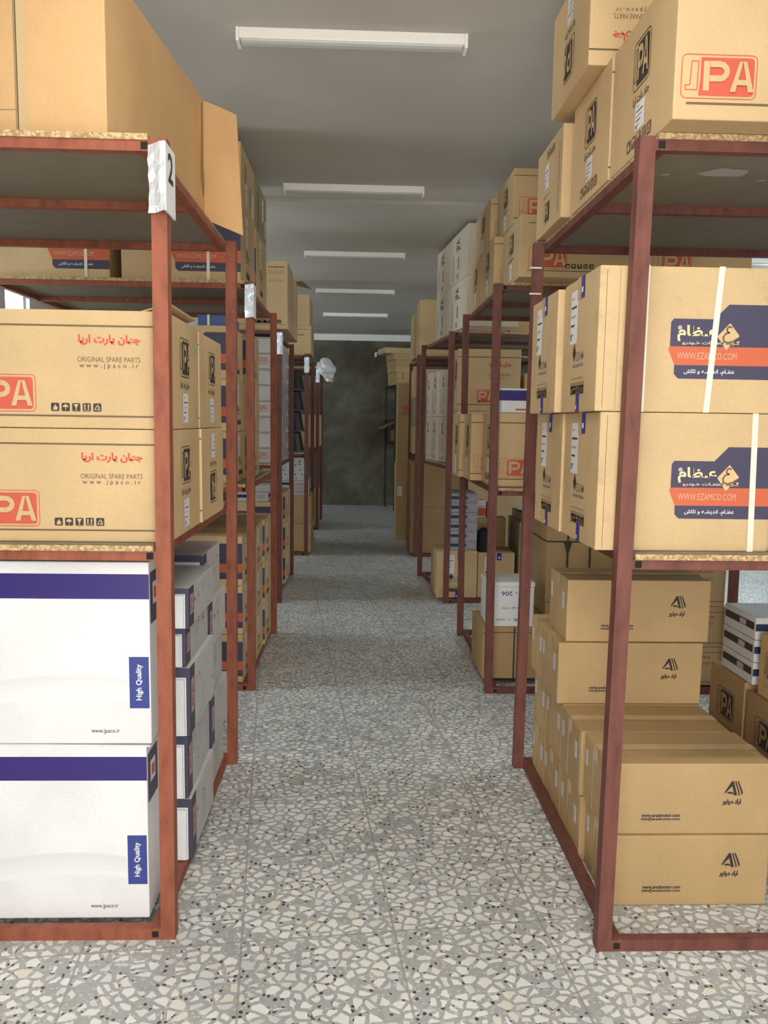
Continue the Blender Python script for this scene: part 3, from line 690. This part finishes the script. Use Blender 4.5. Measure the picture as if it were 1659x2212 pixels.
cb('plain', 0, 0, Z2, .47, .895, .452, 'big orange-tan carton with an open end flap on top of the nearest left rack', rot=-math.radians(5.4), mat='orange_cardboard', center=(-.847, 2.655), extra=open_flap)
def top_flap(x0, y0, x1, y1, up, hinge):
    def fn(c):
        w, d, h = c.dims; m = c.part('flap', 'loose lifted top flap')
        zs = {'back': (h, h, h + up, h + up), 'left': (h + .0, h + up, h + up, h + .0)}[hinge]
        P = [(x0 * w, y0 * d, zs[0]), (x1 * w, y0 * d, zs[1]), (x1 * w, y1 * d, zs[2]), (x0 * w, y1 * d, zs[3])]
        Q = [(x, y, z + .004) for x, y, z in P]
        m.raw(P + Q, [(3, 2, 1, 0), (4, 5, 6, 7), (0, 1, 5, 4), (1, 2, 6, 5), (2, 3, 7, 6), (3, 0, 4, 7)], c.mat)
    return fn
G = 'cartons with red framed lettering on the nearest left shelf'
cb('jpa', -1.05, 2.15, Z1, .55, .41, .303, 'front lower tan carton with red framed letters, nearest left middle shelf', G, k=1.0)
cb('jpa', -1.05, 2.15, Z1 + .3045, .55, .41, .308, 'front upper tan carton with red framed letters, nearest left middle shelf', G, k=1.0, teal=True, extra=top_flap(.36, -.42, .5, .42, .022, 'left'))
cb('jpa', -1.045, 2.575, Z1, .55, .41, .303, 'rear lower tan carton turned upside down, nearest left middle shelf', G, flip=True)
cb('jpa', -1.05, 2.575, Z1 + .3045, .55, .41, .303, 'rear upper tan carton with two black framed prints beside the left aisle post', G, extra=top_flap(-.49, -.44, .30, .2, .05, 'back'), su=.01)
G = 'large white cartons at the front of the left rack'
cb('white_big', -1.062, 2.15, Z0, .487, .27, .512, 'lower large white carton with violet band standing on the left rack floor', G, name='white_carton', lid=True)
cb('white_big', -1.062, 2.15, Z0 + .5165, .502, .27, .512, 'upper large white carton with violet band under the left middle shelf', G, name='white_carton')
G = 'scuffed white cartons stacked behind the violet-banded ones'
ML = ['lowest', 'second lowest', 'middle', 'second highest', 'topmost']
zz = Z0
for k, (hh, xr) in enumerate(((.205, -.518), (.208, -.530), (.222, -.516), (.124, -.532), (.128, -.515))):
    cb('white_small', xr - .45, 2.455, zz, .45, .40, hh, '%s scuffed white carton of the left front stack, next to the nearest post' % ML[k], G, name='white_carton', specks=9 + k, rot=(.0, .012, -.01, .008, -.014)[k]); zz += hh + .0015
zz = Z0
for k, (hh, xr) in enumerate(((.19, -.545), (.185, -.530), (.182, -.548), (.182, -.535), (.178, -.556))):
    cb('white_small', xr - .42, 2.885, zz, .42, .36, hh, '%s scuffed white carton of the rear stack, by the second post on the left' % ML[k], G, name='white_carton', specks=7 + k, rot=(.01, -.012, .008, -.006, .0)[k]); zz += hh + .0015
def sign(label, loc, w, h, digit=None, crumple=True, rot=0.0):
    """folded card taped to the aisle side of a post, wrapped in clear film"""
    r = empty('shelf_sign', label, 'sign', loc, rot)
    m = MB(); m.bevbox((.0, 0, 0), (.006, w, h), 'label_paper', .0015)
    if digit: Face(m, (.012, w, h), 'R', lift=.0008)
    cd = m.build('card', r)
    if digit:
        m = MB(); f = Face(m, (.012, w, h), 'R', lift=.0008); f.text(digit, w * .22, h * .46, w * .52, h * .44, 'black_ink', bold=.02)
        m.v = [(x, y + w / 2, z) for x, y, z in m.v]; m.build('digit', cd)
    m = MB(); rr = random.Random(int(loc[1] * 100)); n = 9; vs = []
    for k in range(n + 1):
        z = h * k / n; j = lambda a: rr.uniform(-a, a)
        vs += [(-.046 + j(.002), .036 + j(.003), z), (-.028 + j(.003), .026 + j(.005), z), (-.010 + j(.003), .004 + j(.004), z), (.004 + j(.002), -.002 + j(.004), z)]
    m.raw(vs, [(k * 4 + i, k * 4 + i + 1, k * 4 + i + 5, k * 4 + i + 4) for k in range(n) for i in range(3)], 'crumpled_plastic'); m.build('film_wrap', r)
    return r
sign('white card with a handwritten 2 taped to the nearest left post', (-.483, 2.062, 1.965), .105, .165, '2')
sign('blank white card taped to the front post of the second left rack', (-.531, 4.136, 1.97), .085, .165)
sign('shiny wrapped card on the front post of the third left rack', (-.584, 6.236, 1.96), .09, .165)
sign('wrapped white card on the front post of the fourth left rack', (-.514, 8.521, 1.96), .08, .16)
sign('small wrapped card on the front post of the fifth left rack', (-.498, 10.604, 1.96), .08, .17)

# ------------------------------------------------------------------ LEFT, second rack
G = 'boxes on top of the second left rack'
ez = dict(u=.25, v=.045, k=1.27, straps=((.44,),), tape=False)
cb('ezam', -1.825, 4.215, Z2, .56, .56, .40, 'strapped box with blue and red panel, far left on top of second left rack', G, **ez)
cb('ezam', -1.207, 4.215, Z2, .605, .56, .40, 'strapped box with blue and red panel at the aisle corner, above the second left rack', G, **ez)
cb('ezam', -1.20, 4.80, Z2, .602, .56, .40, 'lower rear box beside the aisle on top of the second left rack', G, **ez)
UP = dict(mat='tan_cardboard', lines=(('R', .30, .12, .335, .8, 'black_ink'), ('R', .30, .42, .335, .6, 'red_ink'), ('R', .62, .2, .72, .55, 'grey_ink')), labels=(('R', .40, .03, .09, .12), ('R', .14, .02, .08, .12)))
cb('plain', -1.20, 4.26, Z2 + .402, .595, .54, .30, 'upper front box next to the ceiling on the second left rack', G, **UP)
cb('plain', -1.19, 4.82, Z2 + .402, .59, .54, .295, 'upper rear box next to the ceiling on the second left rack', G, mat='olive_cardboard', lines=(('R', .2, .05, .24, .8, 'dark_crease'),), labels=(('R', .3, .12, .08, .13), ('R', .45, .05, .05, .1)))
G = 'boxes with navy and red panels on the second left middle shelf'
e2 = dict(u=.16, v=.045, k=1.0)
for k in range(3):
    cb('ezam', -1.10, 4.215, Z1 + k * .2725, .462 - .006 * k, .40, .271, '%s navy-panelled box of the front column, second left middle shelf' % ('lowest', 'middle', 'topmost')[k], G, tape=False, **e2)
for k in (0, 2):
    cb('ezam', -1.06, 4.645, Z1 + k * .2745, .455, .35, .273, '%s navy-panelled box of the rear column, second left middle shelf' % ('lowest', '', 'topmost')[k], G, tape=False, **e2)
cb('plain', -1.065, 4.645, Z1 + .2745, .462, .35, .273, 'middle box of the rear column with a dark vertical seam, second left middle shelf', G, lines=(('F', .62, .06, .64, .94, 'dark_crease'), ('F', .2, .4, .5, .6, 'grey_ink')), labels=(('R', .1, .08, .07, .12),))
cb('plain', -.83, 4.25, Z1 + .8185, .17, .30, .055, 'flat blue packet lying on the navy-panelled boxes under the second top shelf', mat='packet_blue', name='packet', straps=((.055, 'cream_strap', .012),))
G = 'navy-panelled boxes on the floor of the second left rack'
for k in range(3):
    t = ('lowest', 'middle', 'topmost')[k]
    cb('ezam', -1.06, 4.215, Z0 + k * .2675, .458, .36, .265, '%s navy-panelled box at the front corner, floor of the second left rack' % t, G, tape=False, u=.14, v=.035, k=1.0)
    cb('ezam', -1.05, 4.585, Z0 + k * .2675, .470, .36, .265, '%s box of the middle column, floor of the second left rack' % t, G, tape=False, u=.14, v=.035, k=1.0)
    cb('ezam', -1.05, 4.955, Z0 + k * .2675, .482, .36, .265, '%s box of the back column, floor of the second left rack' % t, G, tape=False, u=.14, v=.035, k=1.0)

# ------------------------------------------------------------------ LEFT, third rack
G = 'tall tan cartons on top of the third left rack'
def torn(c):
    m = c.part('flap', 'dark torn flap'); w, d, h = c.dims; m.raw([(w / 2 - .1, .1, h), (w / 2 + .05, .12, h + .02), (w / 2 + .12, .35, h - .01), (w / 2 - .05, d / 2 - .03, h + .01), (w / 2 - .1, .1, h + .004), (w / 2 + .05, .12, h + .024), (w / 2 + .12, .35, h - .006), (w / 2 - .05, d / 2 - .03, h + .014)], [(3, 2, 1, 0), (4, 5, 6, 7), (0, 1, 5, 4), (1, 2, 6, 5), (2, 3, 7, 6), (3, 0, 4, 7)], 'dark_and_shaded_brown_cardboard')
TJ = dict(lines=(('F', .75, .905, .96, .92, 'brown_ink'), ('F', .02, .065, .98, .072, 'brown_ink'), ('F', .50, .085, .92, .14, 'brown_ink')), texts=(('F', FA_JPA, .76, .80, .19, .08, 'red_ink', True), ('F', 'ORIGINAL SPARE PARTS', .76, .70, .18, .03, 'faded_ink'), ('F', '▲▲▲▲', .52, .092, .3, .04, 'tan_cardboard')), labels=(('R', .12, .22, .04, .1), ('R', .40, .24, .03, .08)))
cb('plain', -1.145, 6.34, Z2, .60, .52, .515, 'tall tan carton with red lettering on top of the third left rack, in front', G, **TJ)
cb('plain', -1.145, 6.87, Z2, .60, .52, .50, 'tall tan carton with a torn dark flap behind, top of the third left rack', G, extra=torn, **dict(TJ, texts=()))
G = 'flat white cartons on the third left middle shelf'
ON = ('lowest', 'second', 'third', 'fourth', 'fifth', 'sixth', 'seventh', 'topmost')
for k in range(8):
    cb('flat_white', -1.09, 6.325, Z1 + k * .1225, .435, .36, .121, '%s flat white carton counted upward in the front stack, third left middle shelf' % ON[k], G, name='white_carton', rot=(.01, -.014, .006, .016, -.01, .004, -.012, .008)[k], logo=k % 3 == 0, hole=k in (6,))
for k in range(7):
    cb('flat_white', -1.02, 6.76, Z1 + k * .1385, .40, .56, .137, '%s film-wrapped white carton in the rear stack beside the aisle, third left middle shelf' % ON[k if k < 6 else 7], G, name='white_carton', wrap=True, hole=k in (3,))
G = 'boxes on the floor of the third left rack'
for k in range(3):
    t = ('lowest', 'middle', 'topmost')[k]
    cb('ezam', -1.09, 6.35, Z0 + k * .2575, .462, .50, .255, '%s tan box with navy panel in front, floor of the third left rack' % t, G, tape=False, u=.14, v=.035, k=.95)
    cb('ezam', -1.07, 6.88, Z0 + k * .2685, .46, .50, .266, '%s tan box with navy panel at the back, floor of the third left rack' % t, G, tape=False, u=.14, v=.035, k=1.0)
cb('band', -1.00, 6.36, Z0 + 3 * .2575, .30, .3, .075, 'small white box with dark stripe on the front boxes of the third left rack', name='white_carton')
cb('flat_white', -.98, 6.37, Z0 + 3 * .2575 + .0765, .30, .28, .07, 'plain white box on the dark-striped one, floor of the third left rack', name='white_carton')

# ------------------------------------------------------------------ LEFT, fourth and fifth racks
G = 'tan cartons stacked on top of the fourth left rack'
cb('plain', -.97, 8.59, Z2, .478, .55, .293, 'lower of two tan cartons on top of the fourth left rack', G, lines=(('F', .04, .86, .96, .875, 'brown_ink'), ('F', .5, .65, .85, .7, 'grey_ink')))
cb('plain', -.98, 8.60, Z2 + .2945, .472, .53, .32, 'upper of two tan cartons on top of the fourth left rack', G)
G = 'black buckets stacked on the fourth left middle shelf'
def bucket():
    r = empty('bucket', '', 'bucket')
    m = MB(); m.lathe([(.150, 0), (.152, .012), (.146, .02), (.112, .205), (.105, .214), (.09, .218)], (0, 0, 0), 'dark_plastic'); m.build('tub', r, smooth=False)
    m = MB(); a = [(.036 * math.cos(t * .524), .036 * math.sin(t * .524)) for t in range(12)]
    m.raw([(x, -.1365 - .002 + (z) * .19 + .004, .10 + z) for x, z in a] + [(x, -.128 + z * .19, .10 + z) for x, z in a], [tuple(range(12))] + [(i + 12, (i + 1) % 12 + 12, (i + 1) % 12, i) for i in range(12)], 'grey_plastic'); m.build('badge', r)
    m = MB(); m.lathe([(.153, 0), (.156, .004), (.156, .016), (.151, .018)], (0, 0, 0), 'grey_plastic'); m.build('rim', r)
    return r
bk = bucket()
for k in range(4):
    r = bk if k == 0 else dup(bk)
    r.location = (-.72, 8.79, Z1 + k * .2195); tag(r, '%s black tapered bucket with round badge on the fourth left middle shelf' % ('lowest', 'second lowest', 'second highest', 'topmost')[k], 'bucket', G)
G = 'boxes on the floor of the fourth left rack'
cb('plain', -1.06, 8.615, Z0, .57, .55, .305, 'lower brown carton at the front, floor of the fourth left rack', G, mat='brown_cardboard', lines=(('R', .3, .2, .42, .8, 'black_ink'),))
cb('plain', -1.06, 8.615, Z0 + .3065, .565, .55, .305, 'upper brown carton at the front, floor of the fourth left rack', G, mat='brown_cardboard')
for k in range(2):
    cb('band', -.99, 8.615, Z0 + .6135 + k * .083, .48, .4, .081, '%s white box with blue stripes on brown cartons, fourth left rack' % ('lower', 'upper')[k], 'blue-striped white boxes', name='white_carton', ink='violet_ink')
cb('plain', -.685, 8.62, Z0 + .7795, .125, .30, .245, 'right speckled white box on the blue-striped boxes, fourth left rack', 'speckled boxes', mat='speckled_print', name='speckled_box')
cb('plain', -.88, 8.62, Z0 + .7795, .16, .30, .235, 'left speckled white box on the blue-striped boxes, fourth left rack', 'speckled boxes', mat='speckled_print', name='speckled_box')
cb('plain', -.95, 10.70, Z1, .46, .5, .42, 'tan carton on the middle shelf of the fifth left rack')
cb('plain', -.93, 10.70, Z0, .42, .5, .5, 'brown carton on the floor of the fifth left rack', mat='brown_cardboard')
# crumpled bag hanging from the fifth rack
m = MB(); rr = random.Random(5); n, q = 10, 14; vs = []; bs = .8
for i in range(n + 1):
    t = i / n; z = .30 - .36 * t
    for k in range(q):
        a = 2 * math.pi * k / q; rad = (.055 + .10 * math.sin(math.pi * min(1, t * 1.1)) * (1 - .25 * t)) * rr.uniform(.72, 1.18)
        vs.append((bs * (rad * math.cos(a) * 1.05 + .09 * t), rad * math.sin(a) * .6, bs * (z + rr.uniform(-.02, .02))))
m.raw(vs, [(i * q + k, (i + 1) * q + k, (i + 1) * q + (k + 1) % q, i * q + (k + 1) % q) for i in range(n) for k in range(q)] + [tuple(range(q)), tuple(reversed(range(n * q, n * q + q)))], 'crumpled_plastic')
o = m.build('plastic_bag', None, (-.43, 10.54, 2.02))
m = MB(); m.raw([(-.03, .02, .22), (.02, .0, .235), (-.06, .13, .145), (-.12, .16, .143), (-.10, .25, .142), (-.16, .25, .142)], [(0, 1, 2, 3), (3, 2, 4, 5)], 'crumpled_plastic'); m.build('bag_mouth', o)
tag(o, 'crumpled clear plastic bag hanging from the fifth left rack', 'bag')

# ------------------------------------------------------------------ RIGHT, nearest rack
G = 'big tan cartons on top of the nearest right rack'
cb('jpa', .738, 1.95, Z2R, .55, .47, .35, 'nearest tan carton with red framed letters overhanging the right rack front', G, bu=.015, lu=.03, strip=True, k=1.02)
cb('jpa', .735, 2.43, Z2R, .55, .41, .35, 'second tan carton on top of the nearest right rack, under the raised one', G, bu=.015, strip=True)
def side_marks(c):
    w, d, h = c.dims; f = c.face('L'); c.label('L', .13, h * .5, .065, h * .28); f.text(FA_JPA, .12, h * .38, .10, h * .06, 'brown_ink', fa=True, turn=180); badge(f, .13, h * .10, .085, h * .24, 'black_ink', c.mat)
    icons(f, .15, h * .84, .026, .005, 4, 'brown_ink', c.mat); f.text('ORIGINAL SPARE PARTS', d - .055, h * .08, .022, h * .75, 'grey_ink', turn=90)
cb('plain', .704, 2.86, Z2R, .53, .385, .315, 'third tan carton jutting into the aisle at the back of the right rack top', G, extra=side_marks)
cb('jpa', .682, 2.50, Z2R + .3515, .55, .46, .34, 'raised upside-down tan carton near the ceiling above the nearest right rack', G, flip=True, k=1.0)
G = 'strapped boxes with navy and orange panels, nearest right shelf'
Ez = dict(toptape=True)
cb('ezam', .640, 2.085, Z1, .468, .35, .368, 'front lower strapped box with navy and orange panel, nearest right shelf', G, straps=((.413, 'cream_strap', .016, -.008), (.084, 'cream_strap', .015, .02)), joint=True, u=.192, v=.088, **Ez)
cb('ezam', .624, 2.088, Z1 + .3695, .510, .35, .374, 'front upper strapped box with navy and orange panel, nearest right shelf', G, straps=((.318, 'cream_strap', .016, .022), (.122, 'cream_strap', .015, .0)), joint=True, u=.187, v=.088, **Ez)
cb('ezam', .634, 2.445, Z1, .468, .345, .368, 'rear lower strapped box on the nearest right shelf, by the far post', G, **Ez)
cb('ezam', .606, 2.448, Z1 + .3695, .49, .345, .370, 'rear upper strapped box on the nearest right shelf, by the far post', G, **Ez)
cb('ezam', 1.114, 2.10, Z1, .47, .35, .368, 'strapped box cut by the right picture edge, nearest right shelf', G, straps=((.05,),), tape=False)
G = 'brown cartons with a black triangle emblem on the right rack floor'
cb('arad', .775, 2.245, .001, .49, .247, .222, 'front lowest brown carton with triangle emblem, right rack floor', G)
cb('arad', .765, 2.255, .2245, .50, .247, .222, 'front upper brown carton with triangle emblem, right rack floor', G)
cb('arad', .755, 2.495, .001, .50, .247, .222, 'second-row lower brown carton behind the front emblem pair', G)
cb('arad', .752, 2.505, .2245, .50, .247, .222, 'second-row upper brown carton behind the front emblem pair', G)
for k in range(2):
    cb('arad', .757, 2.757, .001 + k * .2235, .50, .247, .222, '%s brown carton under the tall emblem stack, right rack floor' % ('bottom', 'second')[k], G)
    cb('arad', .757, 3.008, .001 + k * .2235, .50, .20, .222, '%s brown carton at the back of the tall emblem stack' % ('bottom', 'second')[k], G)
cb('arad', .734, 2.762, .448, .525, .247, .226, 'brown emblem carton one below the top of the tall stack', G, du=.01)
cb('arad', .760, 2.772, .6755, .520, .247, .226, 'topmost brown emblem carton of the tall stack under the shelf', G, du=.02)
cb('arad', .738, 3.012, .448, .50, .20, .222, 'brown carton behind the tall emblem stack, third level', G)
def jd(c):
    w, d, h = c.dims
    for sd in 'LF':
        f = c.face(sd); badge(f, f.W * .25, h * .32, f.W * .5, h * .42, 'black_ink', c.mat); f.text(FA_JPA, f.W * .25, h * .16, f.W * .5, h * .1, 'black_ink', fa=True)
    c.seam()
STYLE['dark'] = lambda c, o: jd(c); MATS['dark'] = 'dark_and_shaded_brown_cardboard'  # darker board colour carries the shade on these brown cartons
G = 'brown cartons at the right edge of the nearest right rack'
cb('dark', 1.40, 2.72, .001, .5, .27, .27, 'lower shade-toned brown carton at the right edge, farther back', G)
cb('dark', 1.40, 2.72, .2725, .5, .27, .27, 'upper shade-toned brown carton at the right edge, below the grey-striped boxes', G)
cb('dark', 1.40, 2.43, .001, .5, .27, .27, 'lower shade-toned brown carton at the right edge, nearer', G)
cb('dark', 1.40, 2.43, .2725, .5, .27, .25, 'upper shade-toned brown carton at the right edge, nearer', G)
cb('dark', 1.415, 2.50, .5245, .5, .16, .22, 'brown carton on top at the right edge, in front of the grey-striped boxes', G, mat='brown_cardboard')
for k in range(3):
    cb('band', 1.41, 2.69, .544 + k * .0815, .45, .24, .080, '%s grey-white box with dark stripe at the right edge' % ('lowest', 'middle', 'topmost')[k], 'dark-striped boxes at the right edge', name='white_carton')

# ------------------------------------------------------------------ RIGHT, second rack
G = 'tan cartons on top of the second right rack'
cb('jpa', .790, 4.0, Z2R, .56, .45, .298, 'front tan carton with red framed letters overhanging the second right rack', G, bu=.045, lu=.04, k=1.08)
cb('jpa', .742, 4.465, Z2R, .56, .45, .296, 'middle tan carton of the lower row, top of the second right rack', G)
cb('jpa', .742, 4.93, Z2R, .56, .43, .296, 'rear tan carton of the lower row, top of the second right rack', G)
cb('jpa', .790, 4.20, Z2R + .300, .56, .47, .276, 'front tan carton of the upper row, top of the second right rack', G, bu=.03)
cb('jpa', .757, 4.72, Z2R + .2985, .55, .56, .27, 'rear tan carton of the upper row, top of the second right rack', G)
cb('jpa', 1.372, 4.02, Z2R, .59, .45, .232, 'tan carton at the right, top of the second right rack', G, bu=.09, k=1.1)
G = 'tan cartons on the second right middle shelf'
cb('jpa', .735, 4.215, Z1, .55, .42, .391, 'front tan carton with red framed letters, second right middle shelf', G, bu=.025, lu=.02, strip=True)
cb('jpa', .668, 4.655, Z1, .55, .305, .391, 'middle tan carton jutting toward the aisle, second right middle shelf', G, bu=.02)
cb('jpa', .643, 4.975, Z1, .55, .345, .391, 'rear tan carton sticking out behind, second right middle shelf', G, bu=.02)
cb('whiteblue', .765, 4.225, Z1 + .3925, .30, .3, .128, 'small white box with a violet band on tan carton, second right shelf', name='white_carton')
cb('plain', .715, 4.30, Z0, .34, .42, .29, 'brown strapped carton under the white foam box', mat='brown_cardboard', straps=((.175, 'black_strap', .008),), lines=(('F', 0, .9, 1, .915, 'dark_crease'),))
def foam(c):
    w, d, h = c.dims; f = c.face('F'); f.text('R - 206', w * .28, h * .78, w * .5, h * .11, 'blue_ink', bold=.01, turn=180); f.text('جعبه خودرو'.replace('ع', 'ا'), w * .30, h * .42, w * .42, h * .09, 'black_ink', fa=True, turn=180); f.text('206 -', w * .45, h * .12, w * .4, h * .09, 'blue_ink', turn=180); f.text(FA_AR, w * .03, h * .12, w * .36, h * .09, 'black_ink', fa=True, turn=180)
    m = c.part('lid'); m.bevbox((-w / 2 - .004, -d / 2 - .004, h), (w / 2 + .004, d / 2 + .004, h + .028), 'foam', .006)
cb('plain', .742, 4.32, Z0 + .2915, .255, .26, .225, 'white foam box with blue upside-down lettering on a brown carton', mat='foam', name='foam_box', extra=foam)
G = 'strapped brown cartons on the second right rack floor'
cb('strapped', 1.085, 4.42, Z0, .40, .46, .41, 'lower strapped brown carton behind the emblem stack', G)
cb('strapped', 1.082, 4.42, Z0 + .4115, .40, .46, .44, 'upper strapped brown carton behind the emblem stack, with knotted black straps', G, knot=True)
G = 'tan cartons at the far right of the second right rack floor'
for k, hh in enumerate((.215, .226, .26)):
    cb('jpa', 1.50 + .006 * k, 4.19, Z0 + (0, .2165, .444)[k], (.525, .525, .50)[k], .45, hh, '%s tan carton right of the strapped pair, second right rack floor' % ('lowest', 'middle', 'topmost')[k], G, bu=.02)

# ------------------------------------------------------------------ RIGHT, third rack (askew)
G = 'pale cartons on top of the third right rack'
for k in range(2):
    for j in range(2):
        p = (.775 + .2 * 1 - .0975 * j * .58, 6.0 + .29 + .58 * j)
        cb('upright', 0, 0, Z2R + k * .369, .40, .565, .367, '%s %s pale carton on top of the third right rack' % (('lower', 'upper')[k], ('front', 'rear')[j]), G, rot=.097, center=p)
G = 'cartons on the third right middle shelf'
for k in range(2):
    cb('jpa', .80, 6.375, Z1 + k * .432, .50, .30, (.43, .49)[k], '%s tan carton with red framed letters, front of third right middle shelf' % ('lower', 'upper')[k], G, bu=.11, k=1.1)
for k in range(2):
    for j in range(3):
        p = (.735 + .21 - .044 * j + (.012 if j == 2 else 0), 6.70 + .143 + .27 * j)
        cb('upright', 0, 0, Z1 + k * .3915, .42, .258, .39, '%s pale upright carton, %s from the front, third right middle shelf' % (('lower', 'upper')[k], ('first', 'second', 'third')[j]), 'pale upright cartons', rot=.15, center=p)
cb('plain', 1.21, 6.40, Z2R, .46, .45, .42, 'tan carton right of the pale ones, top of the third right rack')
cb('plain', 1.34, 6.42, Z1, .40, .40, .74, 'tan carton at the right end of the third right middle shelf', straps=((.06, 'cream_strap', .012),))
cb('ezam', .662, 6.36, Z0, .33, .50, .385, 'tan box with navy side panel at the aisle corner, third right rack floor', banner=False, sides='F')
cb('ezam', 1.0, 6.37, Z0, .30, .50, .37, 'tan box with blue tape beside the corner one, third right rack floor', banner=False, sides='F')
G = 'grey cartons stacked on the tan corner box'
for k in range(6):
    cb('band', .775, 6.40, Z0 + .3865 + k * .0775, .215, .42, .076, '%s flat grey carton on tan corner box, third right rack' % (('lowest', 'second', 'third', 'fourth', 'fifth', 'topmost')[k]), G, mat='grey_cardboard', ink='dark_blue_ink', name='grey_carton')
m = MB(); rr = random.Random(9); n, q = 8, 16; vs = []
for i in range(n + 1):
    t = i / n
    for k in range(q):
        a = 2 * math.pi * k / q; ca, sa = math.cos(a), math.sin(a); e = .55
        rad = (1.0, 1.04, 1.03, 1.0, .97, .93, .84, .6, .28)[i]
        vs.append((.065 * rad * math.copysign(abs(ca) ** e, ca) + rr.uniform(-.003, .003), .11 * rad * math.copysign(abs(sa) ** e, sa), .185 * t + rr.uniform(-.003, .003) * (i > 0)))
m.raw(vs, [(i * q + k, i * q + (k + 1) % q, (i + 1) * q + (k + 1) % q, (i + 1) * q + k) for i in range(n) for k in range(q)] + [tuple(reversed(range(q))), tuple(range(n * q, n * q + q))], 'dark_cloth')
o = m.build('bag', None, (1.065, 6.52, Z0 + .3715)); tag(o, 'black bag on the blue-taped box, third right rack floor', 'bag')
cb('plain', 1.02, 6.68, Z0 + .3715, .26, .18, .25, 'brown carton behind the black bag, third right rack floor', mat='brown_cardboard')
cb('plain', 1.03, 6.69, Z0 + .623, .075, .10, .15, 'small red and white packet behind the black bag', name='packet', mat='white_cardboard', lines=(('F', 0, .1, 1, .55, 'red_ink'), ('F', .2, .6, .8, .65, 'red_ink'), ('L', 0, .1, 1, .55, 'red_ink')))
cb('plain', 1.115, 6.69, Z0 + .623, .085, .10, .13, 'small orange packet beside the red and white one', name='packet', mat='orange_ink')
cb('plain', 1.34, 6.42, Z0, .35, .5, .62, 'olive-brown carton right of the blue-taped box, third right rack floor', mat='olive_cardboard', straps=((.06, 'black_strap', .012),))
def film(c):
    m = c.part('film'); w, d, h = c.dims; rr = random.Random(2); vs = [(-w / 2 + w * i / 5, -d / 2 + d * j / 5, h + .004 + rr.uniform(0, .02)) for j in range(6) for i in range(6)]
    m.raw(vs, [(j * 6 + i, j * 6 + i + 1, j * 6 + i + 7, j * 6 + i + 6) for j in range(5) for i in range(5)], 'crumpled_plastic')
cb('plain', 1.36, 6.44, Z0 + .6215, .30, .42, .07, 'flat carton under clear film on the olive-brown carton', mat='olive_cardboard', extra=film)

# ------------------------------------------------------------------ RIGHT, fourth rack and the far end
G = 'tan cartons on top of the fourth right rack'
cb('plain', .655, 8.56, Z2R, .45, .46, .57, 'front tall tan carton on top of the fourth right rack', G, labels=(('L', .30, .32, .07, .14),))
cb('plain', .632, 9.08, Z2R, .45, .55, .50, 'rear tall tan carton on top of the fourth right rack', G)
G = 'tan cartons on the fourth right middle shelf'
for k in range(3):
    cb('plain', .61, 8.60, Z1 + k * .302, .45, .5, .30, '%s tan carton in the fourth right middle shelf column' % ('lowest', 'middle', 'topmost')[k], G, mat='olive_cardboard' if k == 1 else 'tan_cardboard')
G = 'dark brown cartons on the fourth right rack floor'
cb('plain', .60, 8.58, Z0, .55, .60, .50, 'lower dark brown carton, fourth right rack floor', G, mat='dark_and_shaded_brown_cardboard')
cb('plain', .60, 8.58, Z0 + .5015, .55, .60, .50, 'upper dark brown carton, fourth right rack floor', G, mat='dark_and_shaded_brown_cardboard')
cb('plain', .488, 9.79, .001, .15, .34, .95, 'lower tall brown carton standing on the floor past the fourth right rack', mat='brown_cardboard', lines=(('F', .0, .0, .12, 1, 'tan_cardboard'),), labels=(('F', .02, .55, .06, .12),))
cb('plain', .50, 9.80, .952, .15, .33, .98, 'upper tall brown carton with orange patch past the fourth right rack', mat='brown_cardboard', lines=(('F', .4, .62, .9, .72, 'orange_ink'), ('F', .1, .61, 1, .615, 'brown_ink')))
G = 'flat cartons stacked on the small black rack'
for k in range(5):
    a = (.0, .02, -.015, .01, -.02)[k]
    cb('plain', 0, 0, 2.0635 + k * .1015, .44 - .02 * (k % 2), .60, .10, '%s flat carton on the small black rack, far end' % ('lowest', 'second', 'middle', 'fourth', 'second highest')[k], G, mat='brown_cardboard', rot=.20 + a, center=(.80 - .01 * k, 13.43), straps=((.1, 'black_strap', .01),) if k == 1 else ())
def paper(c):
    m = c.part('paper_sheet', 'white paper sticking out'); w, d, h = c.dims; m.box((-w / 2 - .13, -d / 2 + .05, h * .1), (-w / 2 + .0, -d / 2 + .2, h * .1 + .004), 'label_paper'); m.box((-w / 2 - .13, -d / 2 + .05, h * .1 - .07), (-w / 2 - .128, -d / 2 + .2, h * .1 + .004), 'label_paper')
cb('plain', 0, 0, 2.0635 + 5 * .1015, .62, .50, .09, 'topmost wide flat carton with paper sticking out, small black rack', G, rot=.22, center=(.70, 13.42), extra=paper)
def long_flap(c):
    m = c.part('flap', 'open flap slanting down into the aisle'); w, d, h = c.dims
    P = [(-w / 2, -d / 2 + .02, h), (-w / 2 - .24, -d / 2 + .02, h - .12), (-w / 2 - .24, d / 2 - .02, h - .12), (-w / 2, d / 2 - .02, h)]
    m.raw(P + [(x, y, z + .005) for x, y, z in P], [(3, 2, 1, 0), (4, 5, 6, 7), (0, 1, 5, 4), (1, 2, 6, 5), (2, 3, 7, 6), (3, 0, 4, 7)], c.mat)
cb('plain', 0, 0, 1.1335, .40, .46, .33, 'open carton with slanting flap inside the small black rack', mat='dark_and_shaded_brown_cardboard', rot=.20, center=(.82, 13.45), extra=long_flap)
